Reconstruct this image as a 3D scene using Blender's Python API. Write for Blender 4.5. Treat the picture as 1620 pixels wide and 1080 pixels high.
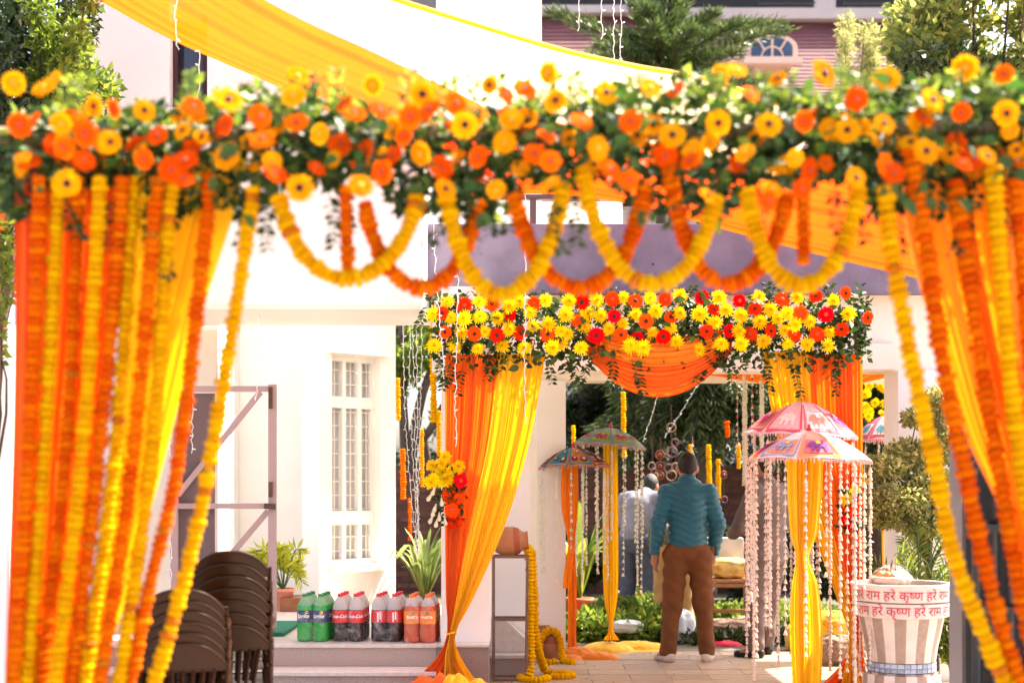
import bpy, bmesh, math, random
import numpy as np
from mathutils import Vector, Matrix, Euler, Quaternion
random.seed(7); RNG = np.random.default_rng(11)
SC = bpy.context.scene
for _o in list(bpy.data.objects): bpy.data.objects.remove(_o)
R = math.radians
# ---------------------------------------------------------------- camera
cam_d = bpy.data.cameras.new('camera'); cam = bpy.data.objects.new('camera', cam_d); SC.collection.objects.link(cam)
cam.location = (0, 0, 1.5); cam.rotation_euler = (R(90), 0, 0)
cam_d.lens = 50; cam_d.sensor_width = 36; cam_d.shift_y = 222 / 1620
cam_d.clip_start = .1; cam_d.clip_end = 600
cam_d.dof.use_dof = True; cam_d.dof.focus_distance = 10.5; cam_d.dof.aperture_fstop = 1.75
SC.camera = cam
# ---------------------------------------------------------------- sky and sun
SUN_EL, SUN_AZ = R(52), R(31)            # from the right, a little behind the scene
world = bpy.data.worlds.new('World'); SC.world = world; world.use_nodes = True
wn = world.node_tree.nodes; wl = world.node_tree.links
sky = wn.new('ShaderNodeTexSky'); sky.sky_type = 'NISHITA'; sky.sun_disc = False
sky.sun_elevation = SUN_EL; sky.sun_rotation = R(90) - SUN_AZ
sky.air_density = .7; sky.dust_density = 5.0; sky.ozone_density = .3
wl.new(sky.outputs[0], wn['Background'].inputs[0]); wn['Background'].inputs[1].default_value = .15
sun_d = bpy.data.lights.new('sun', 'SUN'); sun = bpy.data.objects.new('sun', sun_d); SC.collection.objects.link(sun)
sun_d.energy = 4.8; sun_d.angle = R(.5); sun_d.color = (1, .92, .78)
_sd = Vector((math.cos(SUN_AZ) * math.cos(SUN_EL), math.sin(SUN_AZ) * math.cos(SUN_EL), math.sin(SUN_EL)))
sun.rotation_euler = _sd.to_track_quat('Z', 'Y').to_euler()
SC.view_settings.view_transform = 'Standard'; SC.view_settings.look = 'None'
SC.view_settings.exposure = 2.25; SC.view_settings.gamma = 1.0
SC.render.engine = 'CYCLES'
SC.cycles.use_denoising = True; SC.cycles.use_adaptive_sampling = True; SC.cycles.adaptive_threshold = .02
SC.cycles.max_bounces = 8; SC.cycles.diffuse_bounces = 4; SC.cycles.transmission_bounces = 6; SC.cycles.transparent_max_bounces = 10
SC.cycles.sample_clamp_indirect = 6; SC.cycles.caustics_reflective = False; SC.cycles.caustics_refractive = False
# ---------------------------------------------------------------- helpers
FPX, CX, HY, CH = 2250., 810., 762., 1.5
def P(px, py, D): return Vector(((px - CX) / FPX * D, D, CH + (HY - py) / FPX * D))
def XA(px, D): return (px - CX) / FPX * D
def ZA(py, D): return CH + (HY - py) / FPX * D
def lerp(a, b, t): return a + (b - a) * t
def rnd(a=0., b=1.): return random.uniform(a, b)

def setp(o, parent):
    if parent is not None:
        o.parent = parent; o.matrix_parent_inverse = parent.matrix_basis.inverted()
def link(name, data, parent=None, M=None):
    o = bpy.data.objects.new(name, data); SC.collection.objects.link(o)
    if M is not None: o.matrix_basis = M
    setp(o, parent); return o
def tag(o, label=None, cat=None, group=None, kind=None):
    for k, v in (('label', label), ('category', cat), ('group', group), ('kind', kind)):
        if v: o[k] = v
    return o
def thing(name, loc, label, cat, group=None):
    o = bpy.data.objects.new(name, None); SC.collection.objects.link(o)
    o.empty_display_size = .05; o.matrix_basis = Matrix.Translation(Vector(loc))
    return tag(o, label, cat, group)

# ---- materials
MATS = {}
def mat(name, col, rough=.6, var=.12, scale=6., bump=0., bscale=60., transl=0., metal=0., rand=0., spec=.4, col2=None,
        alpha=1., attr=False, coat=0., sheen=0., transm=0., ior=1.45, hue=0., tcol=None):
    if name in MATS: return MATS[name]
    m = bpy.data.materials.new(name); m.use_nodes = True; MATS[name] = m
    nt = m.node_tree; n = nt.nodes; l = nt.links; b = n['Principled BSDF']; out = n['Material Output']
    c4 = lambda c: (min(max(c[0], 0), 1), min(max(c[1], 0), 1), min(max(c[2], 0), 1), 1)
    tc = n.new('ShaderNodeTexCoord')
    if attr:
        fac_n = n.new('ShaderNodeAttribute'); fac_n.attribute_name = 'rnd'; fac = fac_n.outputs['Fac']
    else:
        nz = n.new('ShaderNodeTexNoise'); nz.inputs['Scale'].default_value = scale; nz.inputs['Detail'].default_value = 5
        l.new(tc.outputs['Object'], nz.inputs['Vector']); fac = nz.outputs['Fac']
    rp = n.new('ShaderNodeValToRGB'); l.new(fac, rp.inputs[0])
    lo = col2 if col2 is not None else [x * (1 - var) for x in col]; hi = col if col2 is not None else [x * (1 + var) for x in col]
    a0, a1 = (0., 1.) if attr else (.3, .7)
    rp.color_ramp.elements[0].position = a0; rp.color_ramp.elements[0].color = c4(lo)
    rp.color_ramp.elements[1].position = a1; rp.color_ramp.elements[1].color = c4(hi)
    cs = rp.outputs[0]
    if rand or hue:
        oi = n.new('ShaderNodeObjectInfo'); hs = n.new('ShaderNodeHueSaturation')
        mr = n.new('ShaderNodeMapRange'); mr.inputs[3].default_value = 1 - rand; mr.inputs[4].default_value = 1 + rand
        l.new(oi.outputs['Random'], mr.inputs[0]); l.new(mr.outputs[0], hs.inputs['Value'])
        mh = n.new('ShaderNodeMapRange'); mh.inputs[3].default_value = .5 - hue; mh.inputs[4].default_value = .5 + hue
        l.new(oi.outputs['Random'], mh.inputs[0]); l.new(mh.outputs[0], hs.inputs['Hue'])
        l.new(cs, hs.inputs['Color']); cs = hs.outputs[0]
    l.new(cs, b.inputs['Base Color'])
    b.inputs['Roughness'].default_value = rough; b.inputs['Metallic'].default_value = metal
    b.inputs['Specular IOR Level'].default_value = spec; b.inputs['IOR'].default_value = ior
    b.inputs['Coat Weight'].default_value = coat; b.inputs['Sheen Weight'].default_value = sheen
    b.inputs['Transmission Weight'].default_value = transm
    if bump:
        nb = n.new('ShaderNodeTexNoise'); nb.inputs['Scale'].default_value = bscale; nb.inputs['Detail'].default_value = 4
        l.new(tc.outputs['Object'], nb.inputs['Vector'])
        bp = n.new('ShaderNodeBump'); bp.inputs['Strength'].default_value = bump; bp.inputs['Distance'].default_value = .02
        l.new(nb.outputs['Fac'], bp.inputs['Height']); l.new(bp.outputs[0], b.inputs['Normal'])
    sh = b.outputs[0]
    if transl:
        t = n.new('ShaderNodeBsdfTranslucent'); mx = n.new('ShaderNodeMixShader'); mx.inputs[0].default_value = transl
        if tcol: t.inputs[0].default_value = c4(tcol)
        else: l.new(cs, t.inputs[0])
        l.new(sh, mx.inputs[1]); l.new(t.outputs[0], mx.inputs[2]); sh = mx.outputs[0]
    if alpha < 1:
        t = n.new('ShaderNodeBsdfTransparent'); mx = n.new('ShaderNodeMixShader'); mx.inputs[0].default_value = alpha
        l.new(t.outputs[0], mx.inputs[1]); l.new(sh, mx.inputs[2]); sh = mx.outputs[0]
    l.new(sh, out.inputs[0]); return m

# ---- mesh builder
class MB:
    def __init__(s): s.v = []; s.f = []; s.m = []
    def add(s, vs, fs, mi=0):
        b = len(s.v); s.v += [tuple(x) for x in vs]; s.f += [tuple(b + i for i in f) for f in fs]; s.m += [mi] * len(fs); return s
    def box(s, x0, x1, y0, y1, z0, z1, mi=0, M=None):
        vs = [Vector((x, y, z)) for x in (x0, x1) for y in (y0, y1) for z in (z0, z1)]
        if M: vs = [M @ v for v in vs]
        return s.add(vs, [(0, 1, 3, 2), (4, 6, 7, 5), (0, 4, 5, 1), (2, 3, 7, 6), (0, 2, 6, 4), (1, 5, 7, 3)], mi)
    def bar(s, a, b, w, h=None, mi=0, up=Vector((0, 0, 1))):
        a = Vector(a); b = Vector(b); h = h or w; d = (b - a); L = d.length; d.normalize()
        if abs(d.dot(up)) > .99: up = Vector((0, 1, 0))
        x = d.cross(up).normalized(); y = x.cross(d).normalized()
        vs = [p + x * sx * w / 2 + y * sy * h / 2 for p in (a, b) for sx, sy in ((-1, -1), (1, -1), (1, 1), (-1, 1))]
        return s.add(vs, [(3, 2, 1, 0), (4, 5, 6, 7), (0, 1, 5, 4), (1, 2, 6, 5), (2, 3, 7, 6), (3, 0, 4, 7)], mi)
    def tube(s, pts, r, n=8, mi=0, cap=True):
        pts = [Vector(p) for p in pts]; k = len(pts); rr = r if hasattr(r, '__len__') else [r] * k
        b = len(s.v); up = Vector((.13, .27, .95)).normalized(); prev = None
        for i, p in enumerate(pts):
            d = (pts[min(i + 1, k - 1)] - pts[max(i - 1, 0)])
            d = d.normalized() if d.length > 1e-9 else Vector((0, 0, 1))
            x = d.cross(prev if prev else up)
            x = (x if x.length > 1e-4 else d.cross(Vector((1, 0, 0)))).normalized(); y = x.cross(d).normalized(); prev = y
            for j in range(n):
                a = 2 * math.pi * j / n; s.v.append(tuple(p + x * math.cos(a) * rr[i] + y * math.sin(a) * rr[i]))
        for i in range(k - 1):
            for j in range(n):
                s.f.append((b + i * n + j, b + i * n + (j + 1) % n, b + (i + 1) * n + (j + 1) % n, b + (i + 1) * n + j)); s.m.append(mi)
        if cap:
            s.f.append(tuple(b + j for j in range(n))); s.m.append(mi)
            s.f.append(tuple(b + (k - 1) * n + j for j in reversed(range(n)))); s.m.append(mi)
        return s
    def lathe(s, prof, n=24, c=(0, 0, 0), mi=0, M=None, mfun=None, capb=True, capt=True):
        b = len(s.v); c = Vector(c)
        for r, z in prof:
            for j in range(n):
                a = 2 * math.pi * j / n; p = Vector((r * math.cos(a), r * math.sin(a), z))
                s.v.append(tuple((M @ p if M else p) + c))
        for i in range(len(prof) - 1):
            for j in range(n):
                s.f.append((b + i * n + j, b + i * n + (j + 1) % n, b + (i + 1) * n + (j + 1) % n, b + (i + 1) * n + j))
                s.m.append(mfun(i, j) if mfun else mi)
        if capb: s.f.append(tuple(b + j for j in reversed(range(n)))); s.m.append(mfun(0, 0) if mfun else mi)
        k = len(prof) - 1
        if capt: s.f.append(tuple(b + k * n + j for j in range(n))); s.m.append(mfun(k - 1, 0) if mfun else mi)
        return s
    def grid(s, fn, nu, nv, mi=0, closed=False):
        b = len(s.v)
        for j in range(nv + 1):
            for i in range(nu + 1): s.v.append(tuple(fn(i / nu, j / nv)))
        for j in range(nv):
            for i in range(nu):
                a = b + j * (nu + 1) + i; s.f.append((a, a + 1, a + nu + 2, a + nu + 1)); s.m.append(mi)
        return s
    def prism(s, poly, y0, y1, mi=0):     # poly in (x, z), extruded along y
        n = len(poly); vs = [(x, y0, z) for x, z in poly] + [(x, y1, z) for x, z in poly]
        fs = [tuple(reversed(range(n))), tuple(range(n, 2 * n))] + [(i, (i + 1) % n, n + (i + 1) % n, n + i) for i in range(n)]
        return s.add(vs, fs, mi)
    def ball(s, c, r, nu=8, nv=5, mi=0, sc=(1, 1, 1)):
        prof = []
        b = len(s.v); c = Vector(c)
        for i in range(nv + 1):
            th = math.pi * i / nv - math.pi / 2
            for j in range(nu):
                a = 2 * math.pi * j / nu
                s.v.append((c.x + r * sc[0] * math.cos(th) * math.cos(a), c.y + r * sc[1] * math.cos(th) * math.sin(a), c.z + r * sc[2] * math.sin(th)))
        for i in range(nv):
            for j in range(nu):
                s.f.append((b + i * nu + j, b + i * nu + (j + 1) % nu, b + (i + 1) * nu + (j + 1) % nu, b + (i + 1) * nu + j)); s.m.append(mi)
        return s
    def mesh(s, name, mats, smooth=False, solid=0):
        me = bpy.data.meshes.new(name); me.from_pydata(s.v, [], s.f)
        mats = mats if isinstance(mats, (list, tuple)) else [mats]
        for m in mats: me.materials.append(m)
        if len(mats) > 1: me.polygons.foreach_set('material_index', s.m)
        if smooth: me.polygons.foreach_set('use_smooth', [True] * len(me.polygons))
        me.update(); return me
    def build(s, name, mats, parent=None, smooth=False, bevel=0, solid=0, M=None):
        o = link(name, s.mesh(name, mats, smooth), parent, M)
        if bevel:
            md = o.modifiers.new('bevel', 'BEVEL'); md.width = bevel; md.segments = 2; md.limit_method = 'ANGLE'
        if solid:
            md = o.modifiers.new('solid', 'SOLIDIFY'); md.thickness = solid; md.offset = 0
        return o

def box(name, m, x0, x1, y0, y1, z0, z1, parent=None, bevel=0):
    return MB().box(x0, x1, y0, y1, z0, z1).build(name, m, parent, bevel=bevel)
def slab_px(name, m, px0, px1, py0, py1, D, depth, parent=None, bevel=0):
    """a slab whose front face fills that picture rectangle at distance D"""
    return box(name, m, XA(px0, D), XA(px1, D), D, D + depth, ZA(py1, D), ZA(py0, D), parent, bevel)

def catmull(pts, n):
    pts = [Vector(p) for p in pts]
    if len(pts) == 2: return [pts[0].lerp(pts[1], i / n) for i in range(n + 1)]
    q = [2 * pts[0] - pts[1]] + pts + [2 * pts[-1] - pts[-2]]; out = []; k = len(pts) - 1
    for i in range(n + 1):
        t = i / n * k; j = min(int(t), k - 1); u = t - j; a, b, c, d = q[j:j + 4]
        out.append(.5 * ((2 * b) + (c - a) * u + (2 * a - 5 * b + 4 * c - d) * u * u + (3 * b - a - 3 * c + d) * u ** 3))
    return out
def resample(pts, step):
    out = []; acc = 0.; nxt = 0.
    for a, b in zip(pts, pts[1:]):
        L = (b - a).length
        while nxt <= acc + L and L > 0:
            out.append((a.lerp(b, (nxt - acc) / L), (b - a).normalized())); nxt += step
        acc += L
    return out

# ---- leaves: many small folded blades in one mesh, a random value per leaf
def leaf_mesh(name, C, Dr, S, m, wid=.45, fold=.25, Nn=None):
    """C centres (N,3), Dr direction of each leaf (N,3), S lengths (N)"""
    C = np.asarray(C, float); Dr = np.asarray(Dr, float); S = np.asarray(S, float); N = len(C)
    Dr = Dr / (np.linalg.norm(Dr, axis=1, keepdims=True) + 1e-9)
    up = RNG.normal(size=(N, 3)) if Nn is None else np.asarray(Nn, float)
    sd = np.cross(Dr, up); sd /= (np.linalg.norm(sd, axis=1, keepdims=True) + 1e-9); nr = np.cross(sd, Dr)
    s = S[:, None]
    V = np.stack([C, C + Dr * s * .45 + sd * s * wid * .5 + nr * s * fold * .3, C + Dr * s * .5 - nr * s * fold * .1,
                  C + Dr * s * .45 - sd * s * wid * .5 + nr * s * fold * .3, C + Dr * s], 1).reshape(-1, 3)
    b = (np.arange(N) * 5)[:, None]
    T = np.concatenate([b + [0, 1, 2], b + [2, 1, 4], b + [0, 2, 3], b + [2, 4, 3]], 1).reshape(-1, 3)
    me = bpy.data.meshes.new(name); me.vertices.add(len(V)); me.vertices.foreach_set('co', V.ravel().astype('f'))
    nf = len(T); me.loops.add(nf * 3); me.loops.foreach_set('vertex_index', T.ravel().astype('i'))
    me.polygons.add(nf); me.polygons.foreach_set('loop_start', np.arange(0, nf * 3, 3, dtype='i')); me.polygons.foreach_set('loop_total', np.full(nf, 3, dtype='i'))
    at = me.attributes.new('rnd', 'FLOAT', 'POINT'); at.data.foreach_set('value', np.repeat(RNG.random(N), 5).astype('f'))
    me.materials.append(m); me.update(calc_edges=True); me.validate(); return me
def blob_points(blobs, n):
    """points in the outer shells of ellipsoids [(centre, (rx,ry,rz)), ...]"""
    w = np.array([b[1][0] * b[1][2] + b[1][0] * b[1][1] for b in blobs]); w = w / w.sum()
    idx = RNG.choice(len(blobs), n, p=w); c = np.array([tuple(b[0]) for b in blobs])[idx]; r = np.array([b[1] for b in blobs])[idx]
    d = RNG.normal(size=(n, 3)); d /= np.linalg.norm(d, axis=1, keepdims=True)
    q = RNG.random(n) ** .45
    return c + d * r * q[:, None], d
def rot_to(d, twist=0.):
    """matrix turning +Z to d"""
    return (Vector(d).to_track_quat('Z', 'Y').to_matrix() @ Matrix.Rotation(twist, 3, 'Z')).to_4x4()
def TR(loc, rot=None, s=1.):
    M = Matrix.Translation(Vector(loc))
    if rot is not None: M = M @ rot
    if s != 1.: M = M @ Matrix.Diagonal((s, s, s, 1))
    return M

# ---- pleated cloth: rows of (left point, right point, fold depth), top to bottom
def cloth_fn(rows, pleats, seed=0, nv=48, drift=.25):
    rs = random.Random(seed); ph = [rs.uniform(0, 6.28) for _ in range(8)]
    Ls = catmull([r[0] for r in rows], nv); Rs = catmull([r[1] for r in rows], nv)
    Am = catmull([Vector((r[2], 0, 0)) for r in rows], nv)
    warp = [rs.uniform(-.5, .5) for _ in range(6)]
    def fn(u, v):
        j = min(int(round(v * nv)), nv); a, b = Ls[j], Rs[j]
        uu = u + .055 * math.sin(6.28 * u * 1.3 + ph[0]) + .022 * math.sin(6.28 * u * 4.7 + ph[7]) + .02 * math.sin(6.28 * u * 3.1 + ph[1] + v * drift * 3)
        w = 6.28 * pleats * uu
        f = .6 * math.sin(w + ph[2] + drift * v * 2) + .35 * math.sin(w * 1.73 + ph[3] - v * drift * 3) + .22 * math.sin(w * .47 + ph[4]) + .18 * math.sin(w * 3.3 + ph[5])
        f *= .75 + .5 * math.sin(3.1 * u + ph[7] + 2.2 * v) ** 2; f += .22 * math.sin(13 * v + 5 * u + ph[1]) * math.sin(9 * u - 4 * v + ph[5]); g = .5 * math.cos(w * .9 + ph[6])
        d = (b - a); side = d.normalized() if d.length > 1e-6 else Vector((1, 0, 0)); nrm = side.cross(Vector((0, 0, 1)))
        nrm = nrm.normalized() if nrm.length > .2 else Vector((0, 1, 0))
        return a + d * u + nrm * f * Am[j].x + side * g * Am[j].x * .35
    return fn
def cloth(name, m, rows, pleats, parent=None, seed=0, nu=150, nv=48, drift=.25):
    return MB().grid(cloth_fn(rows, pleats, seed, nv, drift), nu, nv).build(name, m, parent, smooth=True)

# ---- text as a flat mesh in (x, z) of a local frame
def text_mesh(body, size=1., shear=0., bold=0.):
    c = bpy.data.curves.new('text', 'FONT'); c.body = body; c.size = size; c.shear = shear; c.offset = bold; c.resolution_u = 3
    o = bpy.data.objects.new('text', c); SC.collection.objects.link(o)
    me = bpy.data.meshes.new_from_object(o); bpy.data.objects.remove(o); bpy.data.curves.remove(c)
    return [Vector(v.co) for v in me.vertices], [tuple(p.vertices) for p in me.polygons]

# ---- surface nets for bodies (signed distance field to mesh)
def surface_nets(f, lo, hi, h):
    ax = [np.arange(lo[i], hi[i] + h, h) for i in range(3)]
    X, Y, Z = np.meshgrid(*ax, indexing='ij'); val = f(X, Y, Z); nx, ny, nz = val.shape
    cnt = np.zeros((nx - 1, ny - 1, nz - 1)); acc = np.zeros((nx - 1, ny - 1, nz - 1, 3))
    cor = [(i, j, k) for i in (0, 1) for j in (0, 1) for k in (0, 1)]
    sl = lambda c: val[c[0]:nx - 1 + c[0], c[1]:ny - 1 + c[1], c[2]:nz - 1 + c[2]]
    for a in cor:
        for b in cor:
            if sum(b) - sum(a) == 1 and all(y >= x for x, y in zip(a, b)):
                va, vb = sl(a), sl(b); cr = (va < 0) != (vb < 0); t = np.where(cr, va / np.where(cr, va - vb, 1), 0)
                cnt += cr
                for q in range(3): acc[..., q] += np.where(cr, a[q] + t * (b[q] - a[q]), 0)
    on = cnt > 0; idx = -np.ones(on.shape, int); idx[on] = np.arange(on.sum())
    I = np.argwhere(on); V = (I + acc[on] / cnt[on][:, None]) * h + np.array([a[0] for a in ax])
    F = []
    s = val < 0
    for d, (p, q) in enumerate(((1, 2), (2, 0), (0, 1))):
        n = [nx, ny, nz]; a = [slice(1, m - 1) for m in n]; b = list(a); a[d] = slice(0, n[d] - 1); b[d] = slice(1, n[d])
        s0, s1 = s[tuple(a)], s[tuple(b)]; E = np.argwhere(s0 != s1)
        if not len(E): continue
        fl = s0[tuple(E.T)]; base = E.copy()
        for r in range(3):
            if r != d: base[:, r] += 1
        def cell(dp, dq):
            c = base.copy(); c[:, p] -= dp; c[:, q] -= dq; return idx[c[:, 0], c[:, 1], c[:, 2]]
        Q = np.stack([cell(1, 1), cell(0, 1), cell(0, 0), cell(1, 0)], 1)
        Q[~fl] = Q[~fl][:, ::-1]; F.append(Q)
    F = np.concatenate(F); return V, F[(F >= 0).all(1)]
def smin(a, b, k): 
    h = np.clip(.5 + .5 * (b - a) / k, 0, 1); return b * (1 - h) + a * h - k * h * (1 - h)
def cone(a, b, ra, rb, sy=1.):
    a = np.array(a, float); b = np.array(b, float)
    def f(X, Y, Z):
        A = a * [1, 1 / sy, 1]; B = b * [1, 1 / sy, 1]; ab = B - A; px, py, pz = X - A[0], Y / sy - A[1], Z - A[2]
        t = np.clip((px * ab[0] + py * ab[1] + pz * ab[2]) / max(ab @ ab, 1e-9), 0, 1)
        return (np.sqrt((px - t * ab[0]) ** 2 + (py - t * ab[1]) ** 2 + (pz - t * ab[2]) ** 2) - (ra + t * (rb - ra))) * min(1, sy)
    return f
def ellip(c, r):
    def f(X, Y, Z):
        k = np.sqrt(((X - c[0]) / r[0]) ** 2 + ((Y - c[1]) / r[1]) ** 2 + ((Z - c[2]) / r[2]) ** 2)
        return (k - 1) * min(r)
    return f
def union(prims, k=.03):
    def f(X, Y, Z):
        d = prims[0](X, Y, Z)
        for p in prims[1:]: d = smin(d, p(X, Y, Z), k)
        return d
    return f
def sdf_mesh(name, f, lo, hi, h, m):
    V, F = surface_nets(f, lo, hi, h)
    me = bpy.data.meshes.new(name); me.from_pydata([tuple(v) for v in V], [], [tuple(map(int, q)) for q in F])
    me.materials.append(m); me.polygons.foreach_set('use_smooth', [True] * len(me.polygons)); me.update(); return me
# ---------------------------------------------------------------- materials of the place
WHITE = mat('white_paint', (.83, .785, .73), .75, .045, 1.6, .08, 90)
CREAM = mat('cream_paint', (.82, .73, .61), .75, .04, 3, .08, 90)
LILAC = mat('lilac_grey_paint', (.165, .145, .20), .75, .2, 4.5, .2, 30)
TERRAZZO = mat('terrazzo', (.47, .36, .31), .35, .3, 130, .05, 90, col2=(.30, .21, .18))
STONE_EDGE = mat('pale_stone', (.58, .51, .45), .4, .1, 20)
PAVER = mat('paver', (.36, .25, .165), .42, .2, 9, .15, 40, rand=.12)
GROUT = mat('grout', (.13, .10, .08), .9, .2, 20)
ASPH = mat('driveway_concrete', (.34, .30, .26), .85, .15, 2, .2, 30)
SOIL = mat('garden_soil', (.085, .065, .04), .95, .3, 5, .5, 12, col2=(.06, .075, .025))
DARKW = mat('dark_brown_wood', (.05, .02, .02), .5, .2, 4)
GLASS = mat('window_glass', (.50, .50, .48), .15, .1, 3, spec=.8)
DGLASS = mat('dark_glass', (.03, .03, .045), .08, .1, 3, spec=.8)
FARWALL = mat('pale_far_wall', (.42, .37, .36), .8, .05, 1)
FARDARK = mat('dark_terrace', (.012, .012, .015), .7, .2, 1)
ROOF = mat('pink_roof_tile', (.155, .052, .056), .7, .2, 1.5, .2, 14, col2=(.115, .038, .042))
BRICK = mat('brick_red', (.10, .04, .027), .85, .25, 9, .3, 50, rand=.3)
MORTAR = mat('mortar', (.06, .048, .04), .95, .2, 9)
MAUVE = mat('mauve_metal_paint', (.42, .29, .28), .5, .06, 5)
TAUPE = mat('taupe_sheet', (.15, .10, .095), .55, .08, 4)
BLACK = mat('black_metal', (.014, .013, .014), .45, .2, 8)
RUST = mat('worn_bolt', (.09, .05, .03), .6, .3, 40)

# ---------------------------------------------------------------- ground
g = MB().add([(-150, -30, 0), (150, -30, 0), (150, 320, 0), (-150, 320, 0)], [(0, 1, 2, 3)]).build('ground', ASPH); tag(g, 'concrete driveway ground reaching far back', kind='structure')
g = MB().add([(-3.2, 12.75, .006), (12, 12.75, .006), (14, 24, .006), (-6, 24, .006)], [(0, 1, 2, 3)]).build('garden_ground', SOIL); tag(g, 'dark garden soil behind the porch', kind='structure')
pf = box('porch_floor', GROUT, -1.2, 5.2, 9.2, 12.72, -.05, .008); tag(pf, 'shaded paved floor under the porch', kind='structure')
pm = {}
for r_ in range(12):
    y0 = 9.2 + r_ * .295
    if y0 + .29 > 12.72: break
    x = -1.2 - (r_ % 2) * .3
    while x < 5.2:
        x1 = min(x + .595, 5.19); xs = max(x, -1.19)
        if x1 - xs > .05:
            key = round(x1 - xs, 2)
            if key not in pm:
                b = MB().box(0, x1 - xs, 0, .29, 0, .02); pm[key] = b.mesh('paver', PAVER)
            link('paver', pm[key], pf, Matrix.Translation((xs, y0, rnd(-.0015, .0015))) @ Matrix.Rotation(rnd(-.002, .002), 4, 'X'))
        x += .6

# ---------------------------------------------------------------- the white house with its porch
H = thing('white_house', (-2.5, 10.5, 0), 'white painted house with upper storey and lilac fasciaed porch', 'house')
DF = 10.0
zl = ZA(490, DF); zt = ZA(-60, DF)
wx0, wx1, xr = XA(268, DF), XA(330, DF), XA(670, DF)
zs = ZA(170, DF)
W = MB()
W.box(XA(140, DF), wx0, DF, DF + 1, zl, zt); W.box(wx1, XA(622, DF), DF, DF + 1, zs, zt); W.box(wx0, wx1, DF, DF + 1, zl, zs)
W.box(wx1, xr, DF, DF + 1, zl, zs); W.box(XA(622, DF), xr, DF, DF + 1, zs, ZA(70, DF)); W.box(wx0, wx1, DF + .35, DF + 1, zs, zt)
W.build('upper_wall', WHITE, H)
w = box('window', DGLASS, wx0, wx1, DF + .2, DF + .22, zs, ZA(20, DF), H)
fr = MB().box(wx0 + .002, wx0 + .035, DF + .1, DF + .19, zs, ZA(20, DF)).box(wx1 - .06, wx1 - .002, DF + .08, DF + .19, zs, ZA(20, DF)).box(wx0 + .036, wx1 - .061, DF + .1, DF + .19, zs + .001, zs + .05)
fr.build('window_frame', DARKW, w)
MB().box(wx1 - .001, wx1 + .055, DF - .04, DF - .002, zs, ZA(20, DF)).build('window_trim', WHITE, w)
box('ledge', CREAM, XA(310, DF) - .4, xr - .01, DF - .035, DF - .003, zl - .0, zl + .03, H)
# jamb and dim room behind the strands
box('jamb_wall', CREAM, -3.6, XA(345, 11.02), 11.02, 11.5, 0, zl - .005, H)
# landing, step and plinth of terrazzo
LZ = .36
ld = box('landing', TERRAZZO, -3.4, XA(690, 10.0), 10.0, 13.2, 0, LZ - .025, H)
box('landing_slab', STONE_EDGE, -3.42, XA(690, 10.0) + .005, 9.985, 13.19, LZ - .024, LZ, H, .004)
box('plinth', mat('dark_terrazzo', (.30, .21, .18), .4, .3, 130, .05, 90, col2=(.20, .14, .12)), XA(690, 10.0) + .002, XA(773, 10.0), 9.995, 10.6, 0, LZ - .02, H)
box('plinth_slab', STONE_EDGE, XA(690, 10.0) + .006, XA(774, 10.0), 9.98, 10.61, LZ - .019, LZ, H, .004)
box('step', TERRAZZO, -3.4, XA(690, 9.72), 9.72, 9.998, 0, .175, H)
box('step_slab', STONE_EDGE, -3.41, XA(690, 9.72), 9.70, 9.997, .176, .205, H, .004)
# back wall of the entrance court and the splayed window bay
box('court_wall', WHITE, XA(300, 14.2), XA(512, 14.2), 14.2, 14.5, LZ - .1, 4.6, H)
box('court_pilaster', WHITE, XA(338, 14), XA(372, 14), 13.95, 14.19, LZ - .1, 4.6, H)
A_ = Vector((XA(505, 13.1), 13.1, 0)); B_ = Vector((XA(626, 13.8), 13.8, 0)); e_ = (B_ - A_).normalized(); BL = (B_ - A_).length
n_ = Vector((e_.y, -e_.x, 0)); MBay = Matrix(((e_.x, n_.x, 0, A_.x), (e_.y, n_.y, 0, A_.y), (0, 0, 1, 0), (0, 0, 0, 1)))   # local x along wall, y outward
def bay(name, m, x0, x1, y0, y1, z0, z1, parent): return MB().box(x0, x1, y0, y1, z0, z1, M=MBay).build(name, m, parent)
wa, wb = .16 * BL, .79 * BL; z0w, z1w = ZA(893, 13.4), ZA(563, 13.4)
bw = MB()
for a in ((0, wa, LZ - .1, 4.6), (wb, BL, LZ - .1, 4.6), (wa, wb, LZ - .1, z0w), (wa, wb, z1w, 4.6)): bw.box(a[0], a[1], -.25, 0, a[2], a[3], M=MBay)
bw.build('bay_wall', WHITE, H)
bay('cornice', WHITE, wa - .06, wb + .06, .002, .07, z1w + .01, z1w + .09, H)
bwn = bay('window', GLASS, wa, wb, -.16, -.15, z0w, z1w, H); tag(bwn, 'tall white window with grilles')
ztr0, ztr1 = ZA(645, 13.4), ZA(627, 13.4); zlo0, zlo1 = ZA(830, 13.4), ZA(808, 13.4)
fb = MB()
for a, b_ in ((wa, wa + .04), (wb - .04, wb), (lerp(wa, wb, .36) - .02, lerp(wa, wb, .36) + .02), (lerp(wa, wb, .69) - .02, lerp(wa, wb, .69) + .02)): fb.box(a, b_, -.149, -.08, z0w + .002, z1w - .002, M=MBay)
for a, b_ in ((ztr0, ztr1), (zlo0, zlo1), (z0w, z0w + .05), (z1w - .05, z1w)): fb.box(wa + .001, wb - .001, -.147, -.075, a, b_, M=MBay)
fb.build('window_frame', WHITE, bwn)
for i in range(1, 9):
    x = lerp(wa, wb, i / 9); bay('grille_bar', WHITE, x - .005, x + .005, -.135, -.125, z0w, z1w, bwn)
for i in range(1, 15):
    z = lerp(z0w, z1w, i / 15); bay('grille_bar', WHITE, wa, wb, -.124, -.114, z - .005, z + .005, bwn)
bay('window_sill', WHITE, wa - .05, wb + .05, .002, .09, z0w - .06, z0w - .005, bwn)
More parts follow.
